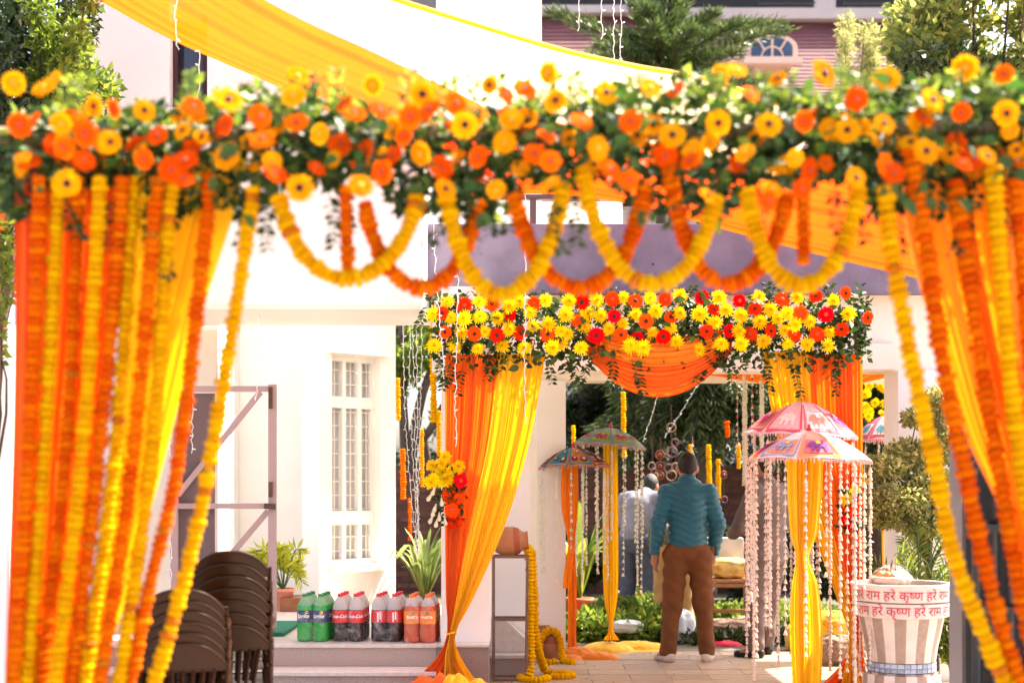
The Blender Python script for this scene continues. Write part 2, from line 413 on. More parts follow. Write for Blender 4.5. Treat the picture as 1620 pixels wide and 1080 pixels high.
# upper storey set back above the porch roof
DT = 13.4
box('upper_tower', WHITE, XA(690, DT), XA(857, DT), DT, DT + 1.2, 3.42, ZA(-80, DT), H)
box('tower_rib', WHITE, XA(706, DT), XA(790, DT), DT - .03, DT - .002, 3.9, ZA(-80, DT), H)
box('parapet', WHITE, XA(858, DT), XA(985, DT), DT, DT + .2, 3.42, ZA(319, DT), H)
bt = box('brown_lintel', DARKW, XA(720, DT), XA(1010, DT), DT - .1, DT - .035, ZA(318, DT), ZA(311, DT), H)
box('brown_post', DARKW, XA(838, DT), XA(848, DT), DT - .1, DT - .04, 3.43, ZA(319, DT), H)
# porch: fascia, beams, roof slab, columns
DP = 10.5
fz0, fz1 = ZA(464, DP), ZA(354, DP); px0 = XA(671, DP)
box('porch_fascia', LILAC, px0, 3.95, DP, DP + .12, fz0, fz1, H, .004)
box('porch_roof', WHITE, px0 + .01, 3.94, DP + .121, 13.35, fz0 + .02, fz1 - .06, H)
for _x, _y, _s in ((1033, 418, .012), (975, 455, .010), (760, 402, .006), (1120, 385, .006), (1240, 440, .008), (880, 372, .005)): MB().lathe([(_s * rnd(.6, 1), .0), (_s * .5, .002)], 7, M=Matrix.Rotation(R(90), 4, 'X'), c=P(_x, _y, DP) + Vector((0, -.001, 0))).build('paint_chip', WHITE if _s == .010 else DARKW, H)
bz0 = ZA(587, DP + .15)
box('porch_beam', CREAM, px0 + .05, 3.9, DP + .15, DP + .45, bz0, fz0 + .019, H)
box('porch_beam', CREAM, px0 + .05, 3.9, 12.4, 12.7, bz0 + .05, fz0 + .019, H)
box('beam_return', CREAM, XA(1366, DP), XA(1423, DP), DP + .10, DP + .148, bz0 + .01, ZA(541, DP), H)
def column(px0_, px1_, D, dep, m, z0=0, z1=None):
    c = box('column', m, XA(px0_, D), XA(px1_, D), D, D + dep, z0, z1 or bz0, H); return c
column(698, 775, 10.12, .34, WHITE, LZ, fz0)
column(715, 839, 11.25, .3, WHITE, 0, bz0 + .0)
column(838, 849, 12.42, .3, CREAM, 0, bz0 + .05)  # cream strip stands in for the shaded left side of the next column
c_ = column(849, 895, 12.35, .35, WHITE, 0, bz0 + .05)
column(1421, 1524, DP + .1, .4, WHITE, 0)
# the low terrazzo stair seen through the stand
st = MB().prism([(XA(745, 11.2), 0), (XA(836, 11.2), 0), (XA(836, 11.2), .26), (XA(800, 11.2), .43), (XA(745, 11.2), .46)], 11.05, 11.24); st.build('stair_side', STONE_EDGE, H)
box('step', TERRAZZO, XA(745, 10.95), XA(842, 10.95), 10.90, 11.04, 0, .15, H); box('step_slab', STONE_EDGE, XA(744, 10.93), XA(843, 10.93), 10.88, 11.04, .151, .175, H)

# ---------------------------------------------------------------- open metal gate leaf beside the chairs
G = thing('metal_gate_leaf', P(385, 995, 10.6), 'mauve painted metal gate leaf standing open beside the brown chairs', 'gate'); DG = 10.45
def gb(name, a, b, w, m=MAUVE, off=0, par=None): return MB().bar(P(a[0], a[1], DG + off), P(b[0], b[1], DG + off), w, .04).build(name, m, par or G)
gb('gate_post', (431, 608), (431, 992), .056); gb('gate_post', (276, 615), (276, 992), .056)
gb('top_rail', (270, 615), (425, 615), .05, off=.003); gb('middle_rail', (270, 800), (425, 800), .05, off=.003); gb('bottom_rail', (270, 985), (425, 985), .05, off=.003)
gb('brace', (412, 620), (282, 783), .034, off=.006); gb('brace', (424, 808), (285, 972), .034, off=.006)
slab_px('sheet', TAUPE, 282, 340, 622, 980, DG + .03, .008, G)
gb('bolt', (428, 612), (428, 646), .022, RUST, -.04); gb('bolt', (428, 762), (428, 786), .024, RUST, -.04); gb('bolt', (418, 800), (436, 801), .026, RUST, -.05); gb('bolt', (430, 975), (430, 985), .03, RUST, -.04)

# ---------------------------------------------------------------- far house with pink roof
FH = thing('far_house', (6, 44, 0), 'distant house with pink tiled roof and arched dormer above the flowers', 'house'); D0, D1 = 40., 46.
def roofstrip(xa, xb, ytop, ybot, Da, Db, name, nrow=46):
    r = MB(); a = Vector((0, Db, ZA(ytop, Db))); b = Vector((0, Da, ZA(ybot, Da))); nn = (b - a).normalized(); up = Vector((0, -nn.z, nn.y)) * -1
    if up.z < 0: up = -up
    for i in range(nrow):
        p0 = a.lerp(b, i / nrow); p1 = a.lerp(b, (i + 1.12) / nrow)
        q = [p0 + up * .0, p1 + up * .03, p1 + up * .0]
        vs = []
        for x in (xa, xb): vs += [(x, q[0].y, q[0].z), (x, q[1].y, q[1].z), (x, q[2].y, q[2].z)]
        r.add(vs, [(0, 1, 4, 3), (1, 2, 5, 4)])
    return r.build(name, ROOF, FH)
roofstrip(XA(1035, 46), XA(1445, 46), 36, 330, D0, D1, 'roof')
roofstrip(XA(850, 44), XA(1040, 44), 22, 330, 39, 45.2, 'lower_roof')
box('ridge', FARWALL, XA(1020, 46), XA(1450, 46), 45.6, 46.1, ZA(36, 46), ZA(19, 46), FH)
box('ridge', FARWALL, XA(850, 45), XA(1045, 45), 44.7, 45.4, ZA(25, 45), ZA(13, 45), FH)
MB().bar(P(1018, 14, 45), P(1052, 46, 43.6), .3, .3).build('hip_trim', FARWALL, FH)
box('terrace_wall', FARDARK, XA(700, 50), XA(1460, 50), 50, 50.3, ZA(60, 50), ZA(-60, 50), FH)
box('terrace_pier', FARWALL, XA(1292, 47), XA(1322, 47), 47, 47.4, ZA(20, 47), ZA(-60, 47), FH)
for (xa, xb) in ((1200, 1290), (1335, 1440)):
    rl = MB()
    for k in range(int((xb - xa) / 4)): rl.bar(P(xa + k * 4, 18, 46.5), P(xa + k * 4, -14, 46.5), .025)
    for y in (16, 5, -6): rl.bar(P(xa, y, 46.45), P(xb, y, 46.45), .05)
    rl.build('terrace_railing', BLACK, FH)
box('wall', FARWALL, XA(700, 46), XA(1450, 46), 46.2, 49.9, 0, ZA(40, 46), FH)
slab_px('tiled_awning', mat('grey_roof', (.16, .15, .16), .8, .2, 3), 630, 705, -10, 15, 30, 2, FH)
slab_px('side_wall', FARWALL, 600, 705, 15, 120, 30, 2, FH)
# arched dormer
DD = 41.5; dc = P(1221, 93, DD); hw_, hh_ = 41 / FPX * DD, 40 / FPX * DD
arch = lambda s, n=18: [(dc.x + hw_ * s * math.cos(math.pi * i / n), dc.z + hh_ * (s if s < 1 else 1) * (.42 + .58 * math.sin(math.pi * i / n)) ) for i in range(n + 1)]
dm = thing('_tmp', (0, 0, 0), '', ''); bpy.data.objects.remove(dm)
ao = [(dc.x + hw_, dc.z)] + arch(1.) + [(dc.x - hw_, dc.z)]
PEACH = mat('peach_paint', (.62, .43, .34), .7, .05, 3)
ds = MB().prism(ao, DD, DD + 2.5).build('dormer', PEACH, FH)
ai = [(dc.x + hw_ * .8, dc.z + .02)] + [(dc.x + hw_ * .8 * math.cos(math.pi * i / 18), dc.z + hh_ * (.40 + .44 * math.sin(math.pi * i / 18))) for i in range(19)] + [(dc.x - hw_ * .8, dc.z + .02)]
MB().prism(ai, DD - .03, DD - .004).build('dormer_glass', mat('blue_glass', (.03, .05, .09), .1, .2, 2, spec=.7), ds)
mu = MB(); mu.bar((dc.x, DD - .06, dc.z), (dc.x, DD - .06, dc.z + hh_ * .83), .06)
pr = [Vector((dc.x + hw_ * .42 * math.cos(math.pi * i / 12), DD - .06, dc.z + hh_ * .45 * math.sin(math.pi * i / 12))) for i in range(13)]
mu.tube(pr, .028, 6)
for a in (45, 135): mu.bar((dc.x + hw_ * .42 * math.cos(R(a)), DD - .06, dc.z + hh_ * .45 * math.sin(R(a))), (dc.x + hw_ * .78 * math.cos(R(a)), DD - .06, dc.z + hh_ * .72), .05)
mu.build('muntin', PEACH, ds)
box('dormer_sill', PEACH, dc.x - hw_ * 1.12, dc.x + hw_ * 1.12, DD - .25, DD - .01, dc.z - .2, dc.z - .01, ds)

# ---------------------------------------------------------------- brick garden wall
BWD = 19.; bwall = thing('brick_garden_wall', (3, BWD, 0), 'old red brick garden wall behind the men', 'wall')
box('mortar', MORTAR, XA(560, BWD), XA(1500, BWD), BWD + .012, BWD + .22, 0, 1.72, bwall)
bm_ = MB().box(-.112, .112, 0, .05, -.034, .034).mesh('brick', BRICK)
spots = []; r_ = 0; z = .04
while z < 1.69:
    x = XA(562, BWD) + (r_ % 2) * .12
    while x < XA(1498, BWD):
        spots.append((x, z)); x += .238
    z += .08; r_ += 1
def vis(s):
    px = CX + s[0] / BWD * FPX; py = HY - (s[1] - CH) / BWD * FPX
    return (0 if (628 < px < 705 and 700 < py < 850) or (1095 < px < 1185 and 715 < py < 870) or (1005 < px < 1040 and 735 < py < 790) else 1, random.random())
spots.sort(key=vis); rest = MB()
for i, (x, z) in enumerate(spots):
    yo = BWD + rnd(-.008, .006)
    if i < 290: link('brick', bm_, bwall, Matrix.Translation((x, yo, z)) @ Matrix.Rotation(rnd(-.02, .02), 4, 'Y'))
    else: rest.box(x - .112, x + .112, yo, yo + .05, z - .034, z + .034)
tag(rest.build('brickwork', BRICK, bwall), kind='stuff')

# ---------------------------------------------------------------- dark iron gate at the right edge
IG = thing('iron_gate', P(1580, 1180, 6.4), 'dark iron gate with arched bars behind the right garlands', 'gate'); DI = 6.6
def ig(name, pts, r): return MB().tube([P(a, b, DI) for a, b in pts], r, 8).build(name, BLACK, IG, smooth=True)
GREY = mat('grey_metal', (.028, .026, .028), .5, .1, 4)
slab_px('gate_panel', GREY, 1528, 1760, 640, 1250, DI + .12, .03, IG)
for i, x in enumerate(range(1545, 1740, 27)):
    ig('gate_bar', [(x, 1260), (x, 800 - 12 * (i % 2))], .022)
for x in (1558, 1612, 1666):
    ig('gate_arch', [(x - 13 + 26 * .5 - 13 * math.cos(math.pi * k / 10) * 1.9, 800 - 75 * math.sin(math.pi * k / 10)) for k in range(11)], .024)
for y in (660, 835, 965, 1240): MB().bar(P(1528, y, DI - .02), P(1760, y, DI - .02), .035).build('gate_rail', BLACK, IG)
slab_px('gate_pillar', mat('grey_render', (.16, .14, .14), .8, .1, 3), 1522, 1532, 640, 1290, DI + .2, .2, IG)

# low white boundary wall at the far left
bl = slab_px('boundary_wall', WHITE, -250, 14, 512, 1300, 8.2, .2); tag(bl, 'low white boundary wall at the far left edge', 'wall')
# ---------------------------------------------------------------- foliage materials
def leafmat(name, a, b, tr=.35, rough=.45): return mat(name, a, rough, col2=b, attr=True, transl=tr, spec=.35)
LF_DARK = leafmat('leaf_dark', (.03, .055, .014), (.006, .014, .005), .2)
LF_GATE = leafmat('leaf_gate', (.042, .088, .012), (.008, .022, .006), .35, .5)
LF_OLIVE = leafmat('leaf_olive', (.06, .075, .016), (.015, .026, .007), .2)
LF_LIGHT = leafmat('leaf_light', (.27, .33, .035), (.05, .10, .015), .5)
LF_PINK = leafmat('leaf_new_growth', (.46, .42, .10), (.09, .16, .03), .55)
LF_PINE = leafmat('pine_needle', (.045, .065, .015), (.007, .014, .005), .2)
LF_ARAU = leafmat('araucaria_needle', (.14, .19, .045), (.025, .055, .018), .3)
LF_STRAP = leafmat('strap_leaf', (.34, .36, .12), (.07, .13, .02), .4)
LF_PALM = leafmat('palm_leaf', (.32, .36, .04), (.06, .12, .018), .5)
LF_YPALM = leafmat('yellow_palm_leaf', (.62, .60, .04), (.28, .34, .03), .55)
LF_BUSH = leafmat('bush_leaf', (.62, .56, .20), (.11, .15, .035), .55)
BARK = mat('bark', (.075, .05, .035), .9, .35, 14, .6, 30)
TWIG = mat('twig', (.09, .06, .03), .8, .2, 10)
STEM = mat('green_stem', (.06, .11, .03), .6, .2, 10)

def leafy(name, blobs, n, size, m, parent, down=.0, wid=.5, out=.7):
    C, d = blob_points(blobs, n); dr = d * out + RNG.normal(size=(n, 3)) * .6; dr[:, 2] -= down
    S = size * (.6 + .8 * RNG.random(n)); return link(name, leaf_mesh(name, C, dr, S, m, wid), parent)
def crown_blobs(c, r, k, sub=.36, seed=1):
    rs = np.random.default_rng(seed); out = []
    for _ in range(k):
        d = rs.normal(size=3); d /= np.linalg.norm(d); q = rs.uniform(.45, 1)
        s = sub * rs.uniform(.6, 1.3)
        out.append((Vector((c[0] + d[0] * r[0] * q, c[1] + d[1] * r[1] * q, c[2] + d[2] * r[2] * q)), (r[0] * s, r[1] * s, r[2] * s * .85)))
    return out
def limbs(base, blobs, r0, parent, m=BARK, every=1, fork=None):
    t = MB(); base = Vector(base); top = sum((Vector(b[0]) for b in blobs), Vector()) / len(blobs)
    fork = fork or base.lerp(top, .55)
    t.tube(catmull([base, base.lerp(fork, .5) + Vector((r0 * .6, 0, 0)), fork], 8), [r0 * (1.15 - .5 * i / 8) for i in range(9)], 8)
    for b in blobs[::every]:
        mid = fork.lerp(Vector(b[0]), .5) + Vector((rnd(-.1, .1), rnd(-.1, .1), .08)); t.tube(catmull([fork, mid, b[0]], 5), [r0 * .5 * (1 - .16 * i) for i in range(6)], 6)
    return t.build('trunk', m, parent, smooth=True)
def tree(name, label, base, c, r, k, n, size, m, sub=.36, seed=1, r0=.08, cat='tree', wid=.5, fork=None, group=None):
    T = thing(name, base, label, cat, group); bl = crown_blobs(c, r, k, sub, seed)
    limbs(base, bl, r0, T, fork=fork); leafy('crown', bl, n, size, m, T, wid=wid); return T

# tall dark tree behind the left strands and paler bushy tree next to it
c = P(-25, 170, 8.6); tree('evergreen_tree', 'dark evergreen tree at the upper left corner', (c.x, 8.6, 0), c, (.42, .6, 1.6), 26, 9000, .055, LF_DARK, .34, 3, .1)
c = P(118, 70, 8.9); tree('leafy_tree', 'sunlit olive green tree at upper left beside the white wall', (c.x, 8.9, 0), c, (.30, .45, .55), 18, 5200, .05, LF_LIGHT, .33, 5, .05)
c = P(60, 60, 9.3); tree('leafy_tree', 'shaded green tree between the dark evergreen and the olive tree', (c.x, 9.3, 0), c, (.32, .4, .75), 18, 5000, .05, LF_OLIVE, .36, 6, .05)
# flowering shrub low at the left edge
S_ = thing('flowering_shrub', P(0, 700, 7.6), 'bright flowering shrub above the white boundary wall at left edge', 'shrub'); bl = crown_blobs(P(-12, 420, 7.6), (.14, .2, .42), 10, .45, 9)
limbs((P(-12, 420, 7.6).x, 7.6, 0), bl, .02, S_, TWIG); leafy('foliage', bl, 1500, .05, LF_LIGHT, S_)
leafy('blossom', bl[:6], 160, .05, mat('orange_blossom', (.8, .16, .03), .6, transl=.3), S_, wid=.9)
# upper right shrub with pinkish new leaves, small conifer, araucaria
c = P(1560, 60, 15); tree('shrub_tree', 'tall shrub with yellow green and pinkish leaves at upper right', (c.x, 15, 0), c, (1.05, .8, .8), 30, 9500, .105, LF_PINK, .34, 12, .08)
c = P(1470, 160, 14.6); tree('shrub_tree', 'darker green shrub under the pinkish leaved tall shrub', (c.x, 14.6, 0), c, (.7, .6, .6), 20, 5000, .10, LF_OLIVE, .4, 13, .06)
c = P(1352, 110, 20); tree('young_tree', 'small pale feathery tree before the pink roof', (c.x, 20, 0), c, (.32, .35, .75), 18, 5200, .07, LF_BUSH, .34, 14, .05, wid=.2)

def conifer_branch(Cs, Ds, Ss, a, b, droop, nlen, n, spread):
    pts = catmull([a, a.lerp(b, .5) + Vector((0, 0, .12 * (b - a).length)), b + Vector((0, 0, -droop))], 14)
    for _ in range(n):
        t = rnd(.08, 1) * 14; j = min(int(t), 13); p = pts[j].lerp(pts[j + 1], t - j); d = (pts[j + 1] - pts[j]).normalized()
        s = Vector((rnd(-1, 1), rnd(-1, 1), rnd(-.45, .5))).normalized()
        w = spread * (1.1 - .6 * t / 14); q = p + s * rnd(0, w)
        Cs.append(q); Ds.append(d * .7 + s * .8 + Vector((0, 0, -.25 if droop > 0 else .25))); Ss.append(nlen * rnd(.6, 1.3))
    return pts
# araucaria (plumed branches)
AR = thing('araucaria_tree', P(1045, 900, 24), 'araucaria tree with plumed branches before the pink roof', 'tree'); tk = MB(); Cs, Ds, Ss = [], [], []
a0 = Vector((P(1045, 0, 24).x, 24, 0)); tk.tube([a0, P(1047, 250, 24), P(1050, 20, 24)], [.16, .1, .03], 8)
for (ox, oy, tx, ty, dy) in ((1048, 135, 872, 40, -.3), (1048, 120, 950, 62, .8), (1048, 105, 1000, 30, -.5), (1048, 95, 1085, 12, .3), (1048, 100, 1120, 60, -.9), (1048, 120, 1170, 62, -.5), (1048, 105, 1238, 42, .2), (1048, 140, 1225, 92, -1.1), (1048, 150, 1150, 128, -1.2), (1048, 150, 960, 118, -1.1), (1048, 160, 900, 128, .5), (1048, 60, 1030, 0, .8), (1048, 70, 1105, 30, .9), (1048, 160, 1235, 135, .5), (1048, 80, 1010, 60, -1.2), (1048,130,1190,105,.9), (1048, 90, 985, 50, .6), (1048, 75, 1060, 5, -.6), (1048, 115, 1140, 45, .7), (1048, 150, 930, 95, .2), (1048, 140, 1080, 95, -1.3), (1048, 110, 1020, 90, -1.3), (1048, 155, 1110, 118, -.6), (1048, 155, 1000, 125, -.7)):
    p = conifer_branch(Cs, Ds, Ss, P(ox, oy, 24), P(tx, ty, 24) + Vector((0, dy, 0)), -.12, .15, 820, .22); tk.tube(p, [.035 * (1 - .05 * i) for i in range(15)], 5)
tk.build('trunk', BARK, AR, smooth=True); link('crown', leaf_mesh('crown', Cs, Ds, Ss, LF_ARAU, .12), AR)
# dark pine filling the view through the arch
PN = thing('pine_tree', P(935, 1000, 22), 'large dark pine filling the view behind the porch', 'tree'); tk = MB(); Cs, Ds, Ss = [], [], []
tk.tube([Vector((P(930, 0, 22).x, 22, 0)), P(932, 700, 22), P(935, 300, 22)], [.26, .22, .12], 10)
for k in range(64):
    oy = rnd(430, 740); sx = random.choice((-1, 1, 1, 1)); L = rnd(70, 250); a = P(932, oy, 22); tx = 932 + sx * L * (.6 if sx < 0 else 1); yy = 22 + rnd(-2.6, 1.6)
    b = Vector((P(tx, 0, 22).x, yy, a.z + rnd(-.2, .3)))
    p = conifer_branch(Cs, Ds, Ss, a, b, rnd(.25, .7), .17, 430, .26); tk.tube(p, [.03 * (1 - .05 * i) for i in range(15)], 4)
tk.build('trunk', BARK, PN, smooth=True); link('crown', leaf_mesh('crown', Cs, Ds, Ss, LF_PINE, .16), PN)
PN = thing('pine_tree', P(1210, 1000, 23), 'second dark pine behind the right porch columns', 'tree'); tk = MB(); Cs, Ds, Ss = [], [], []
tk.tube([Vector((P(1230, 0, 23).x, 23, 0)), P(1232, 700, 23), P(1235, 300, 23)], [.24, .2, .12], 10)
for k in range(56):
    oy = rnd(450, 780); sx = random.choice((-1, 1)); L = rnd(60, 210); a = P(1232, oy, 23); tx = 1232 + sx * L; yy = 23 + rnd(-2.6, 1.6)
    b = Vector((P(tx, 0, 23).x, yy, a.z + rnd(-.2, .3)))
    p = conifer_branch(Cs, Ds, Ss, a, b, rnd(.2, .6), .17, 430, .26); tk.tube(p, [.03 * (1 - .05 * i) for i in range(15)], 4)
tk.build('trunk', BARK, PN, smooth=True); link('crown', leaf_mesh('crown', Cs, Ds, Ss, LF_PINE, .16), PN)
c = Vector((XA(1180, 26), 26, 2.2)); T_ = thing('hedge', (c.x, 26, 0), 'dark hedge closing the garden behind the brick wall', 'hedge')
leafy('foliage', crown_blobs(c, (7.2, .7, 2.4), 60, .26, 22), 15000, .2, LF_DARK, T_)
# branches of a nearer pine and dark shrubs before the brick wall
PN = thing('pine_tree', P(1075, 1000, 18.3), 'nearer pine with drooping sunlit sprays over the brick wall', 'tree'); tk = MB(); Cs, Ds, Ss = [], [], []
tk.tube([Vector((P(1118, 0, 18.4).x, 18.5, 0)), P(1120, 700, 18.5), P(1112, 300, 18.5)], [.15, .13, .09], 9)
for (ty, tx) in [(rnd(600, 735), rnd(930, 1330)) for _ in range(34)]:
    a = P(1118, ty - rnd(30, 110), 18.5); b = P(tx, ty - 20, 18.2 + rnd(-.7, .5))
    p = conifer_branch(Cs, Ds, Ss, a, b, rnd(.1, .3), .15, 380, .2); tk.tube(p, [.022 * (1 - .05 * i) for i in range(15)], 4)
tk.build('trunk', BARK, PN, smooth=True); link('crown', leaf_mesh('crown', Cs, Ds, Ss, leafmat('pine_spray', (.10, .135, .03), (.010, .02, .006), .25), .16), PN)
for i, (px, D, w, hgt, lb) in enumerate(((930, 17.6, .5, .45, 'dark shrub left in the garden before the brick wall'), (1185, 17.8, .45, .5, 'dark shrub right in the garden before the brick wall'), (1290, 17.2, .5, .6, 'dark shrub behind the pink umbrella before the brick wall'))):
    c = Vector((XA(px, D), D, hgt)); T = thing('garden_shrub', (c.x, D, 0), lb, 'shrub'); bl = crown_blobs(c, (w, .4, hgt * .8), 14, .4, 60 + i); limbs((c.x, D, 0), bl, .03, T); leafy('foliage', bl, 2600, .10, LF_OLIVE, T)
# trees beyond the left court gap
c = P(655, 600, 20.5); T_ = thing('garden_tree', (c.x, 20.5, 0), 'garden tree with bare brown limbs seen beside the window bay', 'tree'); bl = crown_blobs(P(665, 560, 20.5), (.55, .5, .9), 14, .3, 31)
tb = MB()
for pts in ([(642, 900), (640, 700), (634, 560), (640, 420)], [(646, 760), (664, 640), (690, 560), (700, 470)], [(640, 690), (672, 690), (700, 640)], [(688, 900), (680, 760), (672, 690)]): tb.tube(catmull([P(a, b, 20.3) for a, b in pts], 10), [.09 * (1 - .06 * i) for i in range(11)], 7)
tb.build('trunk', BARK, T_, smooth=True); leafy('crown', bl, 3600, .10, LF_LIGHT, T_)  # light leaf colour stands in for sun on this crown

# right side: clipped bush tree, palm, low greens
def bushy(name, label, blobs, n, size, m, base, wid=.5, r0=.03): 
    T = thing(name, base, label, 'bush'); limbs(base, blobs, r0, T, BARK); leafy('foliage', blobs, n, size, m, T, wid=wid); return T
bl = [(P(x, y, 10.0 + dz), (a * .95, .22, b * .95)) for x, y, a, b, dz in ((1400, 740, .16, .1, 0), (1440, 720, .2, .12, .1), (1478, 650, .16, .14, .2), (1500, 700, .16, .16, .1), (1420, 790, .24, .12, -.1), (1470, 770, .24, .13, 0), (1510, 770, .2, .13, .1), (1400, 820, .14, .07, 0), (1455, 825, .2, .1, 0), (1500, 830, .15, .1, 0), (1490, 625, .10, .07, 0), (1450,660,.1,.07,.1))]
bushy('clipped_bush', 'cloud pruned bush with sun flecked leaves beside the right column', bl, 14000, .038, LF_BUSH, (P(1480, 0, 10.2).x, 10.2, 0))
PL = thing('palm_plant', P(1455, 1000, 9.75), 'feathery green palm behind the striped planter', 'plant'); Cs, Ds, Ss = [], [], []; tk = MB(); b0 = P(1455, 950, 9.75)
for k in range(17):
    a = math.pi * (k + .5) / 17; L = rnd(60, 85); tip = P(1455 + math.cos(a) * L * 1.1, 925 - math.sin(a) * L * 1.15, 9.75) + Vector((0, rnd(-.35, .2), -.03))
    p = catmull([b0, b0.lerp(tip, .6) + Vector((0, 0, .06)), tip], 12); tk.tube(p, [.006] * 13, 4)
    for i in range(2, 13):
        for sd in (-1, 1):
            d = (p[i] - p[i - 1]).normalized(); s = d.cross(Vector((0, -1, .2))).normalized() * sd; Cs.append(p[i]); Ds.append(d * .7 + s); Ss.append(.13 * (1 - .04 * i))
tk.tube([Vector((b0.x, 9.75, 0)), b0], [.04, .02], 7)
tk.build('stalk', STEM, PL); link('frond', leaf_mesh('frond', Cs, Ds, Ss, LF_PALM, .16), PL)
bl = [(P(x, y, 9.9), (.12, .15, .16)) for x, y in ((1500, 1010), (1525, 960), (1535, 1040), (1405, 1000), (1510, 930))]
bushy('low_shrub', 'low green shrub behind the striped planter', bl, 1500, .06, LF_LIGHT, (P(1510, 0, 9.9).x, 9.9, 0))
bl = [(P(x, y, 15.5), (.25, .25, .2)) for x, y in ((1380, 620), (1400, 650), (1372, 600), (1410, 600), (1395, 700))]
bushy('flower_bush', 'dark bush with yellow blossoms behind the right column', bl, 1800, .1, LF_OLIVE, (P(1390, 0, 15.5).x, 15.5, 0))

# strap leaved plants
def strap_plant(name, label, base, n, L, m, pot=None, wid=.03, spread=.8, seed=0, potname='pot'):
    T = thing(name, base, label, 'plant'); rs = random.Random(seed); base = Vector(base); top = base + Vector((0, 0, pot[1] if pot else 0)); 
    for k in range(n):
        a = rs.uniform(0, 6.28); l = L * rs.uniform(.6, 1.1); o = Vector((math.cos(a), math.sin(a), 0)); sp = rs.uniform(.15, spread)
        p = catmull([top, top + o * l * sp * .45 + Vector((0, 0, l * .65)), top + o * l * sp + Vector((0, 0, l * (.95 - .5 * sp * rs.uniform(.2, 1.2))))], 8)
        b = MB(); sd = o.cross(Vector((0, 0, 1)))
        for i, q in enumerate(p):
            w = wid * (.5 + .5 * math.sin(math.pi * min(1, .15 + i / 9))) * (1 if i < 8 else .1)
            b.v += [tuple(q - sd * w + o * w * .3), tuple(q), tuple(q + sd * w + o * w * .3)]
        for i in range(8):
            for j in (0, 1): b.f.append((i * 3 + j, i * 3 + j + 1, i * 3 + j + 4, i * 3 + j + 3)); b.m.append(0)
        lf = b.build('leaf', m, T, smooth=True); at = lf.data.attributes.new('rnd', 'FLOAT', 'POINT'); at.data.foreach_set('value', [rs.random()] * len(lf.data.vertices))
    if pot: MB().lathe([(pot[0] * .7, 0), (pot[0] * .75, .01), (pot[0], pot[1] * .85), (pot[0] * 1.1, pot[1] * .86), (pot[0] * 1.1, pot[1]), (pot[0] * .95, pot[1]), (pot[0] * .9, pot[1] * .8)], 20, base).build(potname, pot[2], T, smooth=True)
    return T
TERRA = mat('terracotta', (.36, .13, .06), .75, .2, 8, .15, 40)
strap_plant('strap_leaf_plant', 'variegated strap leaved plant behind the soda packs', (P(672, 0, 13.6).x, 13.6, .1), 46, .78, LF_STRAP, (.13, .26, TERRA), .02, .85, 3)
strap_plant('strap_leaf_plant', 'broad leaved plant between the two blue and green umbrellas', (P(915, 0, 15).x, 15, 0), 14, 1.15, LF_PALM, (.15, .28, TERRA), .05, .8, 5)
PP = thing('potted_palm', P(450, 988, 12.6), 'yellow green palm in a pink pot beside the metal gate', 'plant'); b0 = P(448, 985, 12.6); b0.z = LZ
PINKPOT = mat('pink_pot', (.62, .25, .17), .7, .1, 6)
MB().lathe([(.06, 0), (.065, .005), (.095, .17), (.105, .17), (.105, .2), (.09, .2), (.085, .17)], 20, b0).build('pot', PINKPOT, PP, smooth=True)
Cs, Ds, Ss = [], [], []; tk = MB(); b1 = b0 + Vector((0, 0, .18))
for k in range(15):
    a = math.pi * (k + .3) / 15; L = rnd(.24, .42) * (1 if k % 3 else 1.15); tip = b1 + Vector((math.cos(a) * L * .75 - .1, rnd(-.25, .2), abs(math.sin(a)) * L * .95 + .05))
    p = catmull([b1, b1.lerp(tip, .6) + Vector((0, 0, .14)), tip], 12); tk.tube(p, [.005] * 13, 4)
    for i in range(3, 13):
        for sd in (-1, 1):
            d = (p[i] - p[i - 1]).normalized(); s = d.cross(Vector((0, -1, .2))).normalized() * sd; Cs.append(p[i]); Ds.append(d * .8 + s * .8 + Vector((0, 0, -.2))); Ss.append(.17 * (1 - .04 * i))
tk.build('stalk', STEM, PP); link('frond', leaf_mesh('frond', Cs, Ds, Ss, LF_YPALM, .26), PP)
bx_ = MB().box(XA(440, 12.4), XA(475, 12.4), 12.5, 12.9, LZ, LZ + .12); tag(bx_.build('wooden_box', mat('brown_wood', (.25, .10, .05), .6, .2, 8), bevel=.005), 'small brown wooden box beside the pink pot', 'box')
# cut greenery heaped on the garden floor
GP = thing('leaf_pile', P(990, 1015, 13.6), 'heap of cut green leaves on the garden floor', 'leaf pile'); 
bl = [(Vector((XA(px, D), D, zc)), (.30, .3, zr)) for px, D, zc, zr in ((950, 13.5, .08, .12), (1000, 13.4, .12, .16), (1045, 13.6, .12, .18), (1020, 14.2, .18, .2), (970, 14.3, .14, .16), (1090, 13.7, .06, .1), (1050, 15, .2, .2), (925, 13.6, .1, .16))]
leafy('leaf_heap', bl, 5200, .085, LF_LIGHT, GP); 
GP = thing('leaf_pile', P(1150, 990, 15), 'thin scatter of green leaves beyond the sacks', 'leaf pile'); leafy('leaf_heap', [(Vector((XA(px, 15.6), 15.6, .05)), (.6, .8, .08)) for px in (1120, 1180, 1260)], 2200, .09, LF_LIGHT, GP)
GP = thing('leaf_pile', P(1250, 1020, 13.3), 'low band of cut greens behind the bead strings', 'leaf pile'); leafy('leaf_heap', [(Vector((XA(px, 13.2), 13.2, .03)), (.35, .25, .06)) for px in (1110, 1160, 1230)], 1500, .08, LF_OLIVE, GP)
